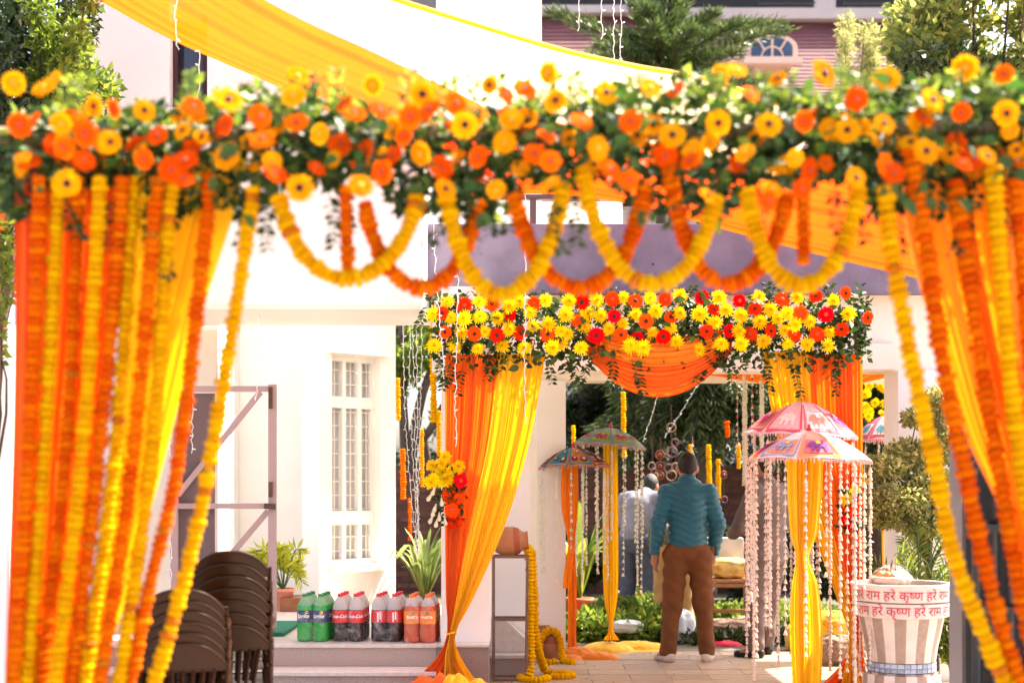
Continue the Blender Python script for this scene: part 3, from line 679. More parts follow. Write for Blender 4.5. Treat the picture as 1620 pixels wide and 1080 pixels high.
# ---------------------------------------------------------------- flower and cloth materials
MG_O = mat('marigold_orange', (.96, .185, .002), .9, spec=.02, scale=110, col2=(.72, .105, .002), bump=.5, bscale=220, transl=.22, rand=.09, hue=.010)
MG_Y = mat('marigold_yellow', (.95, .52, .003), .9, spec=.02, scale=110, col2=(.80, .35, .002), bump=.5, bscale=220, transl=.22, rand=.08, hue=.010)
GB_O = mat('gerbera_orange', (.82, .115, .002), .8, .25, 30, spec=.02, transl=.28, rand=.12, hue=.008)
GB_R = mat('gerbera_red', (.80, .035, .003), .8, .2, 30, spec=.02, transl=.25, rand=.15, hue=.01)
GB_Y = mat('gerbera_yellow', (.90, .36, .003), .8, .15, 30, spec=.02, transl=.3, rand=.08, hue=.008)
CH_Y = mat('chrysanthemum_yellow', (.97, .66, .006), .6, .12, 30, spec=.02, transl=.25, rand=.10, hue=.01)
EYE = mat('flower_eye_dark', (.035, .012, .006), .8, .3, 200)
EYE_O = mat('flower_eye_orange', (.40, .05, .01), .8, .3, 200)
EYE_Y = mat('flower_eye_yellow', (.62, .30, .01), .8, .3, 200)
TUBE_W = mat('tuberose_white', (.78, .70, .50), .6, .12, 20, transl=.3)
CL_O = mat('cloth_orange', (1., .165, .002), .65, .04, 3, transl=.42, sheen=.2)
CL_O2 = mat('cloth_shaded_orange', (.9, .115, .002), .65, .05, 3, transl=.22, sheen=.2)  # orange cloth with the shade at the gate edge put into its colour
CL_A = mat('cloth_amber', (1., .28, .003), .65, .05, 3, transl=.4, sheen=.2)
CL_Y = mat('cloth_yellow', (1., .55, .003), .65, .05, 3, transl=.38, sheen=.2)
CL_S = mat('cloth_sheer', (.95, .76, .45), .6, .04, 3, transl=.5, alpha=.66)
CL_AO = mat('cloth_sheer_orange', (.92, .125, .002), .65, .05, 3, transl=.42, alpha=.97)
CL_AC = mat('cloth_canopy_amber', (.90, .085, .002), .65, .05, 3, transl=.4)

# ---- flower meshes (local +Z is the face of the flower)
def marigold_mesh(k, m):
    rs = random.Random(k); b = MB(); n = 16; rings = [(.45, -.46), (.86, -.36), (1., -.08), (.97, .16), (.80, .38), (.42, .47)]
    ph = rs.uniform(0, 6)
    for i, (r, z) in enumerate(rings):
        for j in range(n):
            a = 6.2832 * j / n; rr = r * (1 + (.09 if (j + i) % 2 else -.07) + rs.uniform(-.05, .05)); b.v.append((rr * math.cos(a), rr * math.sin(a), z + rs.uniform(-.05, .05)))
    for i in range(5):
        for j in range(n): b.f.append((i * n + j, i * n + (j + 1) % n, (i + 1) * n + (j + 1) % n, (i + 1) * n + j)); b.m.append(0)
    b.f += [tuple(reversed(range(n))), tuple(5 * n + j for j in range(n))]; b.m += [0, 0]
    return b.mesh('marigold', m, True)
MGM = {'o': [marigold_mesh(i, MG_O) for i in range(4)], 'y': [marigold_mesh(i + 9, MG_Y) for i in range(4)]}
MG_B = mat('marigold_wilted', (.72, .20, .006), .85, spec=.1, scale=110, col2=(.40, .09, .004), bump=.5, bscale=220)
MGW = [marigold_mesh(i + 20, MG_B) for i in range(2)]
def petal(b, a, r0, r1, w, z0, z1, cup, seg=2, jit=0., rs=random):
    a += rs.uniform(-jit, jit); c, s = math.cos(a), math.sin(a); base = len(b.v); L = []
    for i in range(seg + 1):
        t = i / seg; r = lerp(r0, r1, t) * (1 + (rs.uniform(-jit, jit) if i == seg else 0)); z = lerp(z0, z1, t) + cup * math.sin(math.pi * t * .8); ww = w * (.55 + .75 * math.sin(math.pi * (.15 + .62 * t)))
        if i == seg: ww *= .45
        L.append((r, z, ww))
    for r, z, ww in L: b.v += [(r * c - ww * s, r * s + ww * c, z), (r * c + ww * s, r * s - ww * c, z)]
    for i in range(seg): b.f.append((base + 2 * i, base + 2 * i + 1, base + 2 * i + 3, base + 2 * i + 2)); b.m.append(0)
def gerbera_mesh(k, m):
    rs = random.Random(k); b = MB()
    for i in range(20): petal(b, 6.2832 * i / 20, .18, 1, .115, .0, rs.uniform(-.08, .10), .10, 3, .06, rs)
    for i in range(18): petal(b, 6.2832 * (i + .5) / 18, .16, .78, .10, .05, rs.uniform(.08, .2), .10, 2, .07, rs)
    for i in range(14): petal(b, 6.2832 * (i + .3) / 14, .12, .40, .07, .10, .20, .05, 2, .06, rs)
    return b.mesh('gerbera', m, True)
def mum_mesh(k, m):
    rs = random.Random(k); b = MB()
    for lay, (n, r, z) in enumerate(((19, 1., -.05), (17, .92, .16), (14, .76, .36), (11, .55, .52), (7, .34, .6), (4, .15, .62))):
        for i in range(n): petal(b, 6.2832 * (i + .37 * lay) / n, .06, r * rs.uniform(.82, 1.08), .075, .05 + .05 * lay, z + rs.uniform(-.08, .08), .1, 2, .10, rs)
    return b.mesh('chrysanthemum', m, True)
GM = {'o': [gerbera_mesh(20 + i, GB_O) for i in range(3)], 'y': [gerbera_mesh(30 + i, GB_Y) for i in range(3)], 'r': [gerbera_mesh(40 + i, GB_R) for i in range(3)], 'm': [mum_mesh(50 + i, CH_Y) for i in range(4)]}
def eye_mesh(m): return MB().lathe([(.26, .13), (.27, .2), (.2, .26), (.08, .28)], 12, capb=False).mesh('flower_centre', m, True)
EY = {'d': eye_mesh(EYE), 'o': eye_mesh(EYE_O), 'y': eye_mesh(EYE_Y)}
FN = {'o': 'gerbera', 'y': 'gerbera', 'r': 'gerbera', 'm': 'chrysanthemum'}
def flower(kind, pos, d, r, parent, eye=None):
    M = TR(pos, rot_to(d, rnd(0, 6.28)), r); f = link(FN[kind], random.choice(GM[kind]), parent, M)
    if eye: link('flower_centre', EY[eye], f, M)
    return f
LEAF = MB()
for i in range(7):
    t = i / 6; w = .5 * math.sin(math.pi * (t ** .8)) * .62 + .01; LEAF.v += [(t, -w, w * .35 - .12 * t * t), (t, 0, -.12 * t * t), (t, w, w * .35 - .12 * t * t)]
for i in range(6):
    for j in (0, 1): LEAF.f.append((i * 3 + j, i * 3 + 3 + j, i * 3 + 4 + j, i * 3 + 1 + j)); LEAF.m.append(0)
def one_leaf(m): return LEAF.mesh('leaf', m, True)
LFA = mat('gate_leaf_single', (.042, .088, .012), .5, .35, 20, transl=.3, rand=.45, hue=.03)
LFM = one_leaf(LFA)
def single_leaf(pos, d, s, parent):
    q = Vector(d).to_track_quat('X', 'Z').to_matrix().to_4x4() @ Matrix.Rotation(rnd(-1.5, 1.5), 4, 'X'); return link('leaf', LFM, parent, TR(pos, q, s))

THREAD = mat('thread', (.25, .16, .05), .8)
def garland(name, label, pts, kind, rad, step, group=None, pieces=True, cat='garland', jit=.17, slim=1.):
    pts = [Vector(p) for p in pts]; T = thing(name, pts[-1], label, cat, group); S = resample(pts, step)
    MB().tube(pts, .002, 4).build('thread', THREAD, T)
    j = MB()
    for i, (p, d) in enumerate(S):
        s = rad * rnd(1 - jit, 1 + jit); d = (d + Vector((rnd(-.12, .12), rnd(-.12, .12), rnd(-.12, .12)))).normalized()
        M = TR(p + Vector((rnd(-1, 1), rnd(-1, 1), 0)) * rad * .09, rot_to(d, rnd(0, 6.28))) @ Matrix.Diagonal((s, s, step * 1.12 * slim, 1)) if True else None
        if i > 3 and rnd() < .012: M = M @ Matrix.Diagonal((.8, .8, .6, 1))
        me = random.choice(MGM[kind]) if not pieces or rnd() > .025 else random.choice(MGW)
        if pieces: link('marigold', me, T, M)
        else: j.add([M @ v.co for v in me.vertices], [tuple(f.vertices) for f in me.polygons])
    if not pieces: tag(j.build('marigolds', MGM[kind][0].materials[0], T, smooth=True), kind='stuff')
    return T

# ---------------------------------------------------------------- near flower gate
D1_ = 4.3
GF = thing('gate_frame', (0, 4.45, 0), 'bamboo pole frame hidden inside the near flower gate', 'gate frame'); POLE = mat('bamboo_pole', (.20, .14, .07), .6, .25, 8)
for x in (XA(52, 4.5), XA(1640, 4.5)): MB().tube([(x, 4.5, 0), (x, 4.5, ZA(205, 4.5))], .028, 10).build('post', POLE, GF, smooth=True)
MB().tube([(XA(0, 4.45), 4.45, ZA(215, 4.45)), (XA(1690, 4.45), 4.45, ZA(205, 4.45))], .028, 10).build('crossbar', POLE, GF, smooth=True)

NY = [(22,132),(70,140),(85,128),(150,168,1),(228,175,1),(97,195),(175,225,1),(290,207,1),(361,160,1),(358,250,1),(105,290,1),(470,122),(465,152),(507,212),(475,298,1),(590,135),(668,150,1),(666,243),(735,198),(704,300,1),(775,135),(958,148),(868,115),(873,290),(1028,140),(1063,215,1),(1136,195,1),(1140,120),(1165,112),(1180,243),(1231,125),(1216,198,1),(1302,118,2),(1402,126,1),(1341,207,1),(1398,197,1),(1258,250),(1353,282,1),(1474,160,1),(1464,240,1),(1526,108),(1591,180,1),(1561,248,1),(1118,310),(570,295),(785,300),(945,235),(36,250),(1222,300),(222,238),(810,190),(880,160),(1655,120,1),(1650,230,1)]
NO = [(55,190),(32,198),(137,212),(102,232),(181,172),(133,255),(250,215),(305,170),(293,255),(228,252),(357,198),(410,185),(415,222),(435,275),(470,195),(560,180),(545,165),(605,272),(650,185),(680,175),(720,165),(757,248),(845,245),(919,193),(998,193),(965,270),(995,285),(1070,143),(1092,255),(1187,150),(1273,192),(1354,157),(1268,298),(1215,318),(1415,275),(1400,262),(1521,178),(1521,260),(1588,118),(800,150),(830,142),(600,175),(640,215),(1640,190),(870,255),(290,285),(270,268)]
FG = thing('flower_swag', P(810, 230, D1_), 'long swag of yellow and orange gerberas with leaves crowning the near gate', 'flower swag')
_k = random.Random(4)
for _i in range(84):
    _x = _k.uniform(30, 1660); _t = 175 + 95 * _k.random()
    (NY if _k.random() < .45 else NO).append((_x, _t))
for L_, kd in ((NY, 'y'), (NO, 'o')):
    for q in L_:
        face = len(q) > 2; r = (.041 if face else .0375) * _k.uniform(.78, 1.14) * (1.15 if len(q) > 2 and q[2] == 2 else 1)
        dv = Vector((_k.uniform(-.55, .55), -1, _k.uniform(-.35, .5))) if face else Vector((_k.uniform(-.9, .9), -1, _k.uniform(-.5, .9)))
        D = D1_ + (_k.uniform(-.20, -.05) if not (isinstance(q[0], float)) else _k.uniform(-.04, .06)) + (.12 if q[1] < 140 else 0)
        flower(kd, P(q[0], q[1], D), dv, r, FG, 'd' if (kd == 'y' and (face or _k.random() < .3)) else ('y' if kd == 'y' else 'o'))
# foliage of the swag: outline follows the picture's bushiness
def swag_band(px):
    top = 165 + 18 * math.sin(px * .011) + 10 * math.sin(px * .043 + 1); bot = 306 + 30 * math.sin(px * .017 + 2) + 18 * math.sin(px * .051)
    return top - (30 if px > 1000 else 0), bot
Cs, Ds, Ss = [], [], []; n_single = 0; C2, D2_, S2 = [], [], []
for i in range(8600):
    px = rnd(12, 1690); t, b_ = swag_band(px); u = rnd() ** .85; py = lerp(t, b_, u); D = D1_ + rnd(.0, .36); c = P(px, py, D)
    d = Vector((rnd(-1, 1), rnd(-.9, .4), rnd(-.7, .5) - (u - .45) * .9)); s = rnd(.03, .062)
    if i % 32 == 0 and n_single < 260: single_leaf(P(px, py, D1_ + rnd(-.07, .02)), d, s * 1.15, FG); n_single += 1
    elif (u < .22 and i % 2) or i % 9 == 0: C2.append(c); D2_.append(d); S2.append(s)  # paler leaf colour, mostly near the top, stands in for backlight
    else: Cs.append(c); Ds.append(d); Ss.append(s)
# sprays that rise above and trail below
tw = MB()
for px, py, n, dy in ([(x, rnd(280, 318), 9, 1) for x in (175, 215, 240, 268, 405, 430, 520, 545, 700, 715, 745, 770, 880, 905, 1100, 1190, 1320, 1345, 1420, 1530, 1580)] + [(270, 340, 12, 1), (100, 300, 9, 1), (740, 300, 12, 1), (820, 280, 9, 1), (1545, 300, 12, 1)] + [(x, rnd(170, 190), 8, -1) for x in (95, 120, 285, 300, 430, 520, 545, 640, 700, 760, 806, 835, 850, 905, 1010, 1085, 1100, 1165, 1200, 1250, 1320, 1345, 1370, 1440, 1500, 1560, 1600)]):
    p = P(px, py, D1_ + rnd(-.1, .15)); v = Vector((rnd(-.4, .4), rnd(-.3, .1), -1 if dy > 0 else 1)).normalized(); pl = [p]
    for k in range(n):
        p = p + v * (.018 if dy > 0 else .016); v = (v + Vector((rnd(-.25, .25), rnd(-.2, .2), -.05 if dy > 0 else .0))).normalized(); pl.append(p)
        for sd in (-1, 1):
            # paler leaf colour on the rising sprays imitates light shining through them
            a_, b_, c_ = (Cs, Ds, Ss) if dy > 0 else (C2, D2_, S2)
            a_.append(p); b_.append(v * .5 + Vector((sd * .9, rnd(-.5, .3), rnd(-.2, .2)))); c_.append(rnd(.024, .042))
    tw.tube(pl, .0018, 4)
tag(tw.build('stems', STEM, FG), kind='stuff'); tag(link('foliage', leaf_mesh('foliage', Cs, Ds, Ss, LF_GATE, .62), FG), kind='stuff'); tag(link('pale_foliage', leaf_mesh('pale_foliage', C2, D2_, S2, LF_LIGHT, .62), FG), kind='stuff')

# garlands of the near left curtain
def px_line(pts, D): return catmull([P(a, b, D + (c[0] if c else 0)) for a, b, *c in pts], 60)
LS = [('o', [(62, 285), (62, 360), (45, 720), (22, 1080), (12, 1240)], 'first garland from the left edge, orange marigolds, near left curtain'),
      ('y', [(90, 285), (89, 360), (70, 720), (42, 1080), (28, 1240)], 'second garland from the left edge, yellow marigolds, near left curtain'),
      ('o', [(124, 285), (122, 360), (104, 720), (64, 1080), (46, 1240)], 'third garland from the left edge, orange marigolds, near left curtain'),
      ('y', [(158, 285), (155, 360), (130, 720), (88, 1080), (66, 1240)], 'fourth garland from the left edge, yellow marigolds, near left curtain'),
      ('o', [(194, 285), (190, 360), (156, 720), (114, 1080), (92, 1240)], 'fifth garland from the left edge, orange marigolds, near left curtain'),
      ('y', [(214, 285), (208, 360), (181, 720), (132, 1080), (106, 1240)], 'sixth garland from the left edge, yellow marigolds, near left curtain'),
      ('o', [(250, 285), (243, 360), (210, 720), (158, 1080), (128, 1240)], 'seventh garland from the left edge, orange marigolds, near left curtain'),
      ('y', [(272, 285), (266, 360), (240, 720), (187, 1080), (150, 1240)], 'eighth garland from the left edge, yellow marigolds, near left curtain'),
      ('o', [(330, 280), (326, 360), (283, 720), (236, 930), (205, 1080), (165, 1240)], 'ninth garland from the left edge, orange marigolds, near left curtain'),
      ('y', [(400, 300), (393, 360), (334, 720), (290, 920), (243, 1080), (185, 1240)], 'rightmost garland of near left curtain, bright yellow marigolds, hanging apart')]
for i, (kd, pts, lb) in enumerate(LS): garland('marigold_garland', lb, px_line(pts, D1_ + .02 * (i % 3) - .03), kd, .0222, .0235, 'garlands of the near left curtain')
RS = [('y', [(1402, 300), (1408, 380), (1440, 560), (1476, 720), (1513, 890), (1590, 1080), (1665, 1240)], 'leftmost garland of near right curtain, yellow marigolds, slanting down'),
      ('o', [(1440, 240), (1458, 340), (1490, 560), (1521, 720), (1560, 900), (1612, 1080), (1680, 1240)], 'second garland of near right curtain, orange marigolds, slanting down'),
      ('o', [(1512, 290), (1526, 380), (1550, 560), (1577, 720), (1608, 900), (1650, 1080), (1700, 1240)], 'third garland of near right curtain, orange marigolds, slanting down'),
      ('y', [(1572, 270), (1580, 400), (1594, 560), (1613, 720), (1645, 900), (1680, 1080), (1710, 1240)], 'fourth garland of near right curtain, yellow marigolds at the right edge'),
      ('o', [(1606, 290), (1614, 360), (1626, 480), (1645, 720), (1690, 1080), (1720, 1240)], 'last garland of near right curtain, orange marigolds, cut by right edge')]
for i, (kd, pts, lb) in enumerate(RS): garland('marigold_garland', lb, px_line(pts, D1_ + .02 * (i % 3) - .04), kd, .0255 if kd == 'y' else .0262, .0265, 'garlands of the near right curtain')
# looped garlands under the bar
def loop_pts(x0, y0, xb, yb, x1, y1, D, bow=.05):
    o = []
    for i in range(61):
        th = math.pi * (i / 60 - .5); s = math.sin(th); c = math.cos(th)
        x = xb + (x1 - xb) * s if s > 0 else xb + (xb - x0) * s
        lin = i / 60 * 2 - 1; x2 = xb + (x1 - xb) * lin if lin > 0 else xb + (xb - x0) * lin
        yt = y1 if s > 0 else y0; yy = yt + (yb - yt) * c; yy2 = yt + (yb - yt) * (1 - lin * lin)
        o.append(P(lerp(x, x2, .45), lerp(yy, yy2, .45), D - bow * c))
    return o
LP = [('y', (443, 315, 548, 441, 664, 305), 'first yellow marigold loop under the near flower bar, counted from left'), ('o', (577, 325, 668, 456, 757, 318), 'first orange marigold loop under the near flower bar, counted from left'),
      ('y', (706, 305, 792, 466, 893, 292), 'second yellow marigold loop under the near flower bar, counted from left'), ('o', (815, 312, 918, 456, 1022, 296), 'second orange marigold loop under the near flower bar, counted from left'),
      ('y', (922, 270, 1032, 450, 1134, 305), 'third yellow marigold loop under the near flower bar, counted from left'), ('o', (1056, 250, 1150, 450, 1244, 312), 'third orange marigold loop under the near flower bar, counted from left'),
      ('y', (1182, 305, 1268, 452, 1360, 290), 'rightmost yellow marigold loop under the near flower bar')]
for i, (kd, a, lb) in enumerate(LP): garland('marigold_loop', lb, loop_pts(*a, D1_ - (.03 if kd == 'y' else -.02)), kd, .0255, .0225, 'looped garlands under the near flower bar')
garland('marigold_strand', 'short orange strand hanging inside the first yellow loop', px_line([(546, 300), (549, 380), (551, 447)], D1_ + .03), 'o', .0215, .026, 'looped garlands under the near flower bar')
garland('marigold_strand', 'short orange strand hanging inside the rightmost yellow loop', px_line([(1270, 290), (1271, 360), (1272, 416)], D1_ + .03), 'o', .022, .026, 'looped garlands under the near flower bar')
# cloths of the near gate
DC = D1_ + .12
def PC(px, py, d=0): return P(px, py, DC + d)
c = cloth('cloth_drape', CL_O2, [(PC(24, 240), PC(64, 240), .012), (PC(22, 600), PC(58, 600), .012), (PC(8, 1080), PC(40, 1080), .012), (PC(0, 1300), PC(30, 1300), .012)], 4, seed=1, nu=50); tag(c, 'shade-toned orange cloth hanging at the left edge of near gate', 'drape')
c = cloth('cloth_drape', CL_O, [(PC(60, 240, .03), PC(215, 240, .03), .016), (PC(58, 500, .03), PC(188, 500, .03), .014), (PC(50, 760, .03), PC(146, 760, .03), .012), (PC(32, 1080, .03), PC(128, 1080, .03), .012), (PC(18, 1300, .03), PC(110, 1300, .03), .012)], 11, seed=2, drift=.6); tag(c, 'bright orange cloth behind the near left garlands', 'drape')
c = cloth('cloth_drape', CL_Y, [(PC(205, 240, .05), PC(392, 240, .05), .016), (PC(200, 340, .05), PC(368, 340, .05), .016), (PC(190, 500, .05), PC(318, 500, .05), .014), (PC(172, 720, .05), PC(262, 720, .05), .012), (PC(150, 930, .05), PC(205, 930, .05), .012), (PC(110, 1080, .05), PC(160, 1080, .05), .012), (PC(70, 1300, .05), PC(130, 1300, .05), .012)], 9, seed=3, drift=.5); tag(c, 'golden yellow cloth swept to the left in near gate', 'drape')
c = cloth('cloth_drape', CL_A, [(PC(1424, 230, .04), PC(1570, 230, .04), .018), (PC(1440, 380, .04), PC(1585, 380, .04), .018), (PC(1482, 540, .04), PC(1610, 540, .04), .016), (PC(1530, 690, .04), PC(1640, 690, .04), .014), (PC(1590, 830, .04), PC(1668, 830, .04), .012), (PC(1650, 1080, .04), PC(1700, 1080, .04), .012), (PC(1680, 1300, .04), PC(1720, 1300, .04), .012)], 9, seed=4, drift=.5); tag(c, 'amber cloth swept to the right in near gate', 'drape')
c = cloth('cloth_drape', CL_A, [(PC(1560, 230, .0), PC(1690, 230, .0), .016), (PC(1580, 540, .0), PC(1700, 540, .0), .014), (PC(1625, 830, .0), PC(1715, 830, .0), .012), (PC(1680, 1300, .0), PC(1730, 1300, .0), .012)], 7, seed=5, nu=80); tag(c, 'yellow orange cloth at the right edge of near gate', 'drape')

# ---------------------------------------------------------------- cloth canopy strung overhead
def canopy(name, m, far, near, label, pleats, amp, seed, cat='cloth canopy', nv=90, hem=False):
    """far / near: lists of (px, py, D) for the far lower edge and the near upper edge"""
    F_ = catmull([P(*q) for q in far], nv); N_ = catmull([P(*q) for q in near], nv); rs = random.Random(seed); ph = [rs.uniform(0, 6) for _ in range(6)]
    def fn(u, v):
        j = int(round(v * nv)); a, b = F_[j], N_[j]
        w = 6.28 * pleats * (u + .04 * math.sin(5 * u + ph[0]) + .02 * math.sin(7 * v + ph[1]))
        f = .6 * math.sin(w + ph[2]) + .4 * math.sin(w * 1.7 + ph[3] + v) + .3 * math.sin(w * 3.1 + ph[4])
        return a.lerp(b, u) + Vector((0, .3, .8)) * f * amp + Vector((0, 0, -.06 * math.sin(math.pi * u)))
    o = MB().grid(fn, 90, nv).build(name, m, None, smooth=True); tag(o, label, cat)
    if hem: MB().tube([fn(1, j / nv) for j in range(nv + 1)], .012, 6).build('hem', CL_Y, o, smooth=True)
    return o
canopy('cloth_canopy', CL_AO, [(90, -40, 8.6), (270, 60, 8.7), (450, 140, 8.8), (640, 235, 9), (720, 300, 9.1)], [(300, -70, 8.2), (480, 30, 8.2), (620, 95, 8.3), (760, 165, 8.5), (850, 230, 8.7)], 'folded orange cloth strung overhead from the upper left', 4, .022, 1)
canopy('cloth_canopy', CL_S, [(300, -75, 8.15), (480, 25, 8.15), (620, 90, 8.25), (760, 160, 8.45), (1000, 225, 8.6), (1200, 290, 8.8)], [(480, -50, 6.6), (620, -2, 6.6), (860, 72, 6.8), (1000, 103, 7.0), (1130, 128, 7.2), (1300, 190, 7.4)], 'pale sheer cloth strung overhead in front of the white tower', 3, .012, 2, hem=True)
canopy('cloth_canopy', CL_AC, [(690, 314, 9.3), (860, 305, 9.3), (1010, 325, 9.35), (1150, 362, 9.4), (1300, 402, 9.5), (1475, 446, 9.6)], [(690, 190, 8.7), (860, 190, 8.6), (1000, 205, 8.5), (1150, 235, 8.5), (1300, 270, 8.5), (1475, 302, 8.6)], 'amber cloth strung overhead across the lilac fascia', 6, .03, 3)
# ---------------------------------------------------------------- second flower arch in front of the porch
D2 = 9.75
GF2 = thing('gate_frame', (XA(1030, D2), D2 + .06, 0), 'pole frame hidden inside the second flower arch by the porch', 'gate frame')
for x in (XA(712, D2 + .08), XA(1356, D2 + .08)): MB().tube([(x, D2 + .08, .0 if x > 0 else LZ), (x, D2 + .08, ZA(525, D2))], .02, 8).build('post', POLE, GF2, smooth=True)
MB().tube([(XA(690, D2), D2 + .05, ZA(525, D2)), (XA(1372, D2), D2 + .05, ZA(520, D2))], .02, 8).build('crossbar', POLE, GF2, smooth=True)
A2 = thing('flower_swag', P(1030, 530, D2), 'dense swag of yellow chrysanthemums and red gerberas across the porch beam', 'flower swag')
z1 = lambda L: [(660 + x / 5.4, 440 + y / 5.4) for x, y in L]; z2 = lambda L: [(1100 + x / 5.4, 440 + y / 5.4) for x, y in L]; z3 = lambda L: [(540 + x / 3, 360 + y / 3) for x, y in L]
YM = z1([(255,205),(530,205),(790,235),(870,200),(1095,190),(1295,195),(1530,190),(285,340),(400,345),(540,335),(685,340),(965,295),(1270,310),(1455,300),(1565,320),(990,410),(1125,395),(1430,420),(780,435),(380,470),(575,460),(1225,455),(1285,480),(320,575),(520,605),(730,580),(920,600),(1150,590),(1240,560),(1400,600),(140,310),(150,580)]) \
   + z2([(205,165),(40,305),(265,275),(165,380),(390,320),(540,165),(640,270),(550,375),(700,345),(785,300),(365,450),(870,165),(970,370),(850,395),(755,450),(1175,190),(1310,305),(1145,460),(390,560),(220,565),(585,540),(790,560),(955,565),(1130,570),(30,610)]) \
   + z3([(1340,335),(1465,335),(1490,395),(1395,410),(1335,455),(1475,500),(1565,480),(1605,325),(1605,405),(1590,545),(1270,480),(1230,415),(1370,560),(1430,570)])
RG = z1([(405,230),(640,215),(1000,215),(1410,205),(215,300),(785,320),(1370,365),(240,460),(485,475),(680,490),(880,470),(1110,475),(1530,490)]) \
   + z2([(55,165),(375,195),(160,270),(510,265),(740,185),(95,455),(295,450),(465,480),(640,450),(900,300),(1030,155),(1280,125),(845,480),(1115,310),(1040,480),(1250,440),(1470,335)]) \
   + z3([(1285,340),(1395,350),(1535,340),(1295,420),(1445,445),(1565,425),(1325,510),(1405,525),(1530,520),(1210,515)])
for x, y in YM: flower('m', P(x, y, D2 - rnd(.10, .2)), Vector((rnd(-.45, .45), -1, rnd(-.35, .45))), .056 * rnd(.85, 1.12), A2)
for x, y in RG: flower('r', P(x, y, D2 - rnd(.10, .2)), Vector((rnd(-.5, .5), -1, rnd(-.35, .4))), .054 * rnd(.88, 1.1), A2, 'd' if rnd() < .6 else 'o')
Cs, Ds, Ss = [], [], []; ns = 0
for i in range(4200):
    px = rnd(686, 1372); py = rnd(478, 572) + 9 * math.sin(px * .05) + (rnd(-14, 14)); D = D2 + rnd(-.1, .12); d = Vector((rnd(-1, 1), rnd(-1, .3), rnd(-.9, .6))); s = rnd(.04, .075)
    if i % 17 == 0 and ns < 240: single_leaf(P(px, py, D2 - rnd(.08, .16)), d, s * 1.1, A2); ns += 1
    else: Cs.append(P(px, py, D)); Ds.append(d); Ss.append(s)
tw = MB()
for px, py, n, dy in [(x, rnd(560, 580), random.randint(5, 8), 1) for x in (694, 708, 716, 730, 775, 868, 905, 930, 968, 1005, 1012, 1040, 1112, 1160, 1205, 1215, 1258, 1322, 1330)] + [(x, 482, 5, -1) for x in (682, 760, 890, 905, 1085, 1010, 1215, 1225, 1300, 1358)] + [(1372, 500, 10, 1), (676, 480, 7, 1)]:
    p = P(px, py, D2 - rnd(.02, .12)); v = Vector((rnd(-.3, .3), rnd(-.3, .1), -dy)).normalized(); pl = [p]
    for k in range(n):
        p = p + v * .027; v = (v + Vector((rnd(-.25, .25), rnd(-.2, .2), 0))).normalized(); pl.append(p)
        for sd in (-1, 1): Cs.append(p); Ds.append(v * .5 + Vector((sd * .9, rnd(-.4, .3), rnd(-.2, .2)))); Ss.append(rnd(.035, .055))
    tw.tube(pl, .002, 4)
tag(tw.build('stems', STEM, A2), kind='stuff'); tag(link('foliage', leaf_mesh('foliage', Cs, Ds, Ss, LF_GATE, .6), A2), kind='stuff')
# curtains of the arch
DQ = D2 + .0
def PQ(px, py, d=0): return P(px, py, DQ + d)
def fabric(m, rows, pl, label, seed, d=0, nu=150, drift=.25, nv=60, cat='curtain'):
    o = cloth('curtain', m, [(PQ(a, y, d), PQ(b, y, d), am) for a, b, y, am in rows], pl, None, seed, nu, nv, drift); tag(o, label, cat); return o
fabric(CL_O, [(704, 792, 560, .022), (704, 775, 700, .02), (704, 748, 830, .02), (705, 727, 940, .018), (707, 718, 1000, .012), (690, 722, 1040, .02), (650, 725, 1078, .03), (634, 716, 1101, .04)], 13, 'orange left curtain of the second arch tied low and puddling', 11)
fabric(CL_Y, [(786, 864, 560, .022), (770, 838, 700, .02), (742, 800, 830, .02), (722, 752, 940, .018), (712, 722, 1000, .012), (704, 728, 1035, .02), (700, 752, 1072, .03), (692, 782, 1101, .04)], 10, 'yellow left curtain of the second arch tied low and puddling', 12, -.03)
MB().tube([PQ(714 + 7 * math.cos(a), 1001 + 1.5 * math.sin(a * 2), -.01 + .035 * math.sin(a)) for a in [6.2832 * i / 16 for i in range(17)]], .008, 6).build('curtain_tie', CL_Y); tag(bpy.data.objects['curtain_tie'], 'yellow cloth tie gathering the left arch curtain', 'tie')
fabric(CL_O, [(1272, 1364, 560, .022), (1284, 1364, 700, .02), (1310, 1364, 830, .02), (1336, 1365, 940, .018), (1348, 1364, 1005, .012), (1330, 1368, 1050, .02), (1300, 1372, 1082, .03), (1290, 1376, 1096, .03)], 13, 'orange right curtain of the second arch tied low', 13)
fabric(CL_Y, [(1206, 1280, 556, .022), (1232, 1290, 700, .02), (1282, 1316, 830, .018), (1322, 1342, 940, .015), (1343, 1354, 1005, .012), (1338, 1360, 1050, .02), (1330, 1372, 1085, .03)], 9, 'yellow right curtain of the second arch tied low', 14, -.03)
# swag between the curtains: orange below, amber above
def swag(m, x0, x1, yt, dip, ytop_in, dip_in, pl, amp, seed, label, d):
    rs = random.Random(seed); ph = [rs.uniform(0, 6) for _ in range(4)]
    def fn(u, v):
        s = u * 2 - 1; hang = (1 - abs(s) ** 2.1)
        ya = ytop_in + dip_in * hang; yb = yt + dip * hang; xin = lerp(x0, x1, u); k = 1 - .35 * v * (1 - hang)
        y = lerp(ya, yb, v); w = 6.28 * pl * v
        f = .6 * math.sin(w + ph[0] + s) + .4 * math.sin(w * 1.8 + ph[1] - s) + .2 * math.sin(w * 3.1 + ph[2])
        return P(xin, y, DQ + d + f * amp - .10 * hang * math.sin(math.pi * v))
    o = MB().grid(fn, 70, 60).build('swag_drape', m, None, smooth=True); tag(o, label, 'swag')
swag(CL_O, 924, 1158, 556, 72, 530, 30, 9, .018, 5, 'orange cloth swag hanging in the middle of the second arch', -.02)
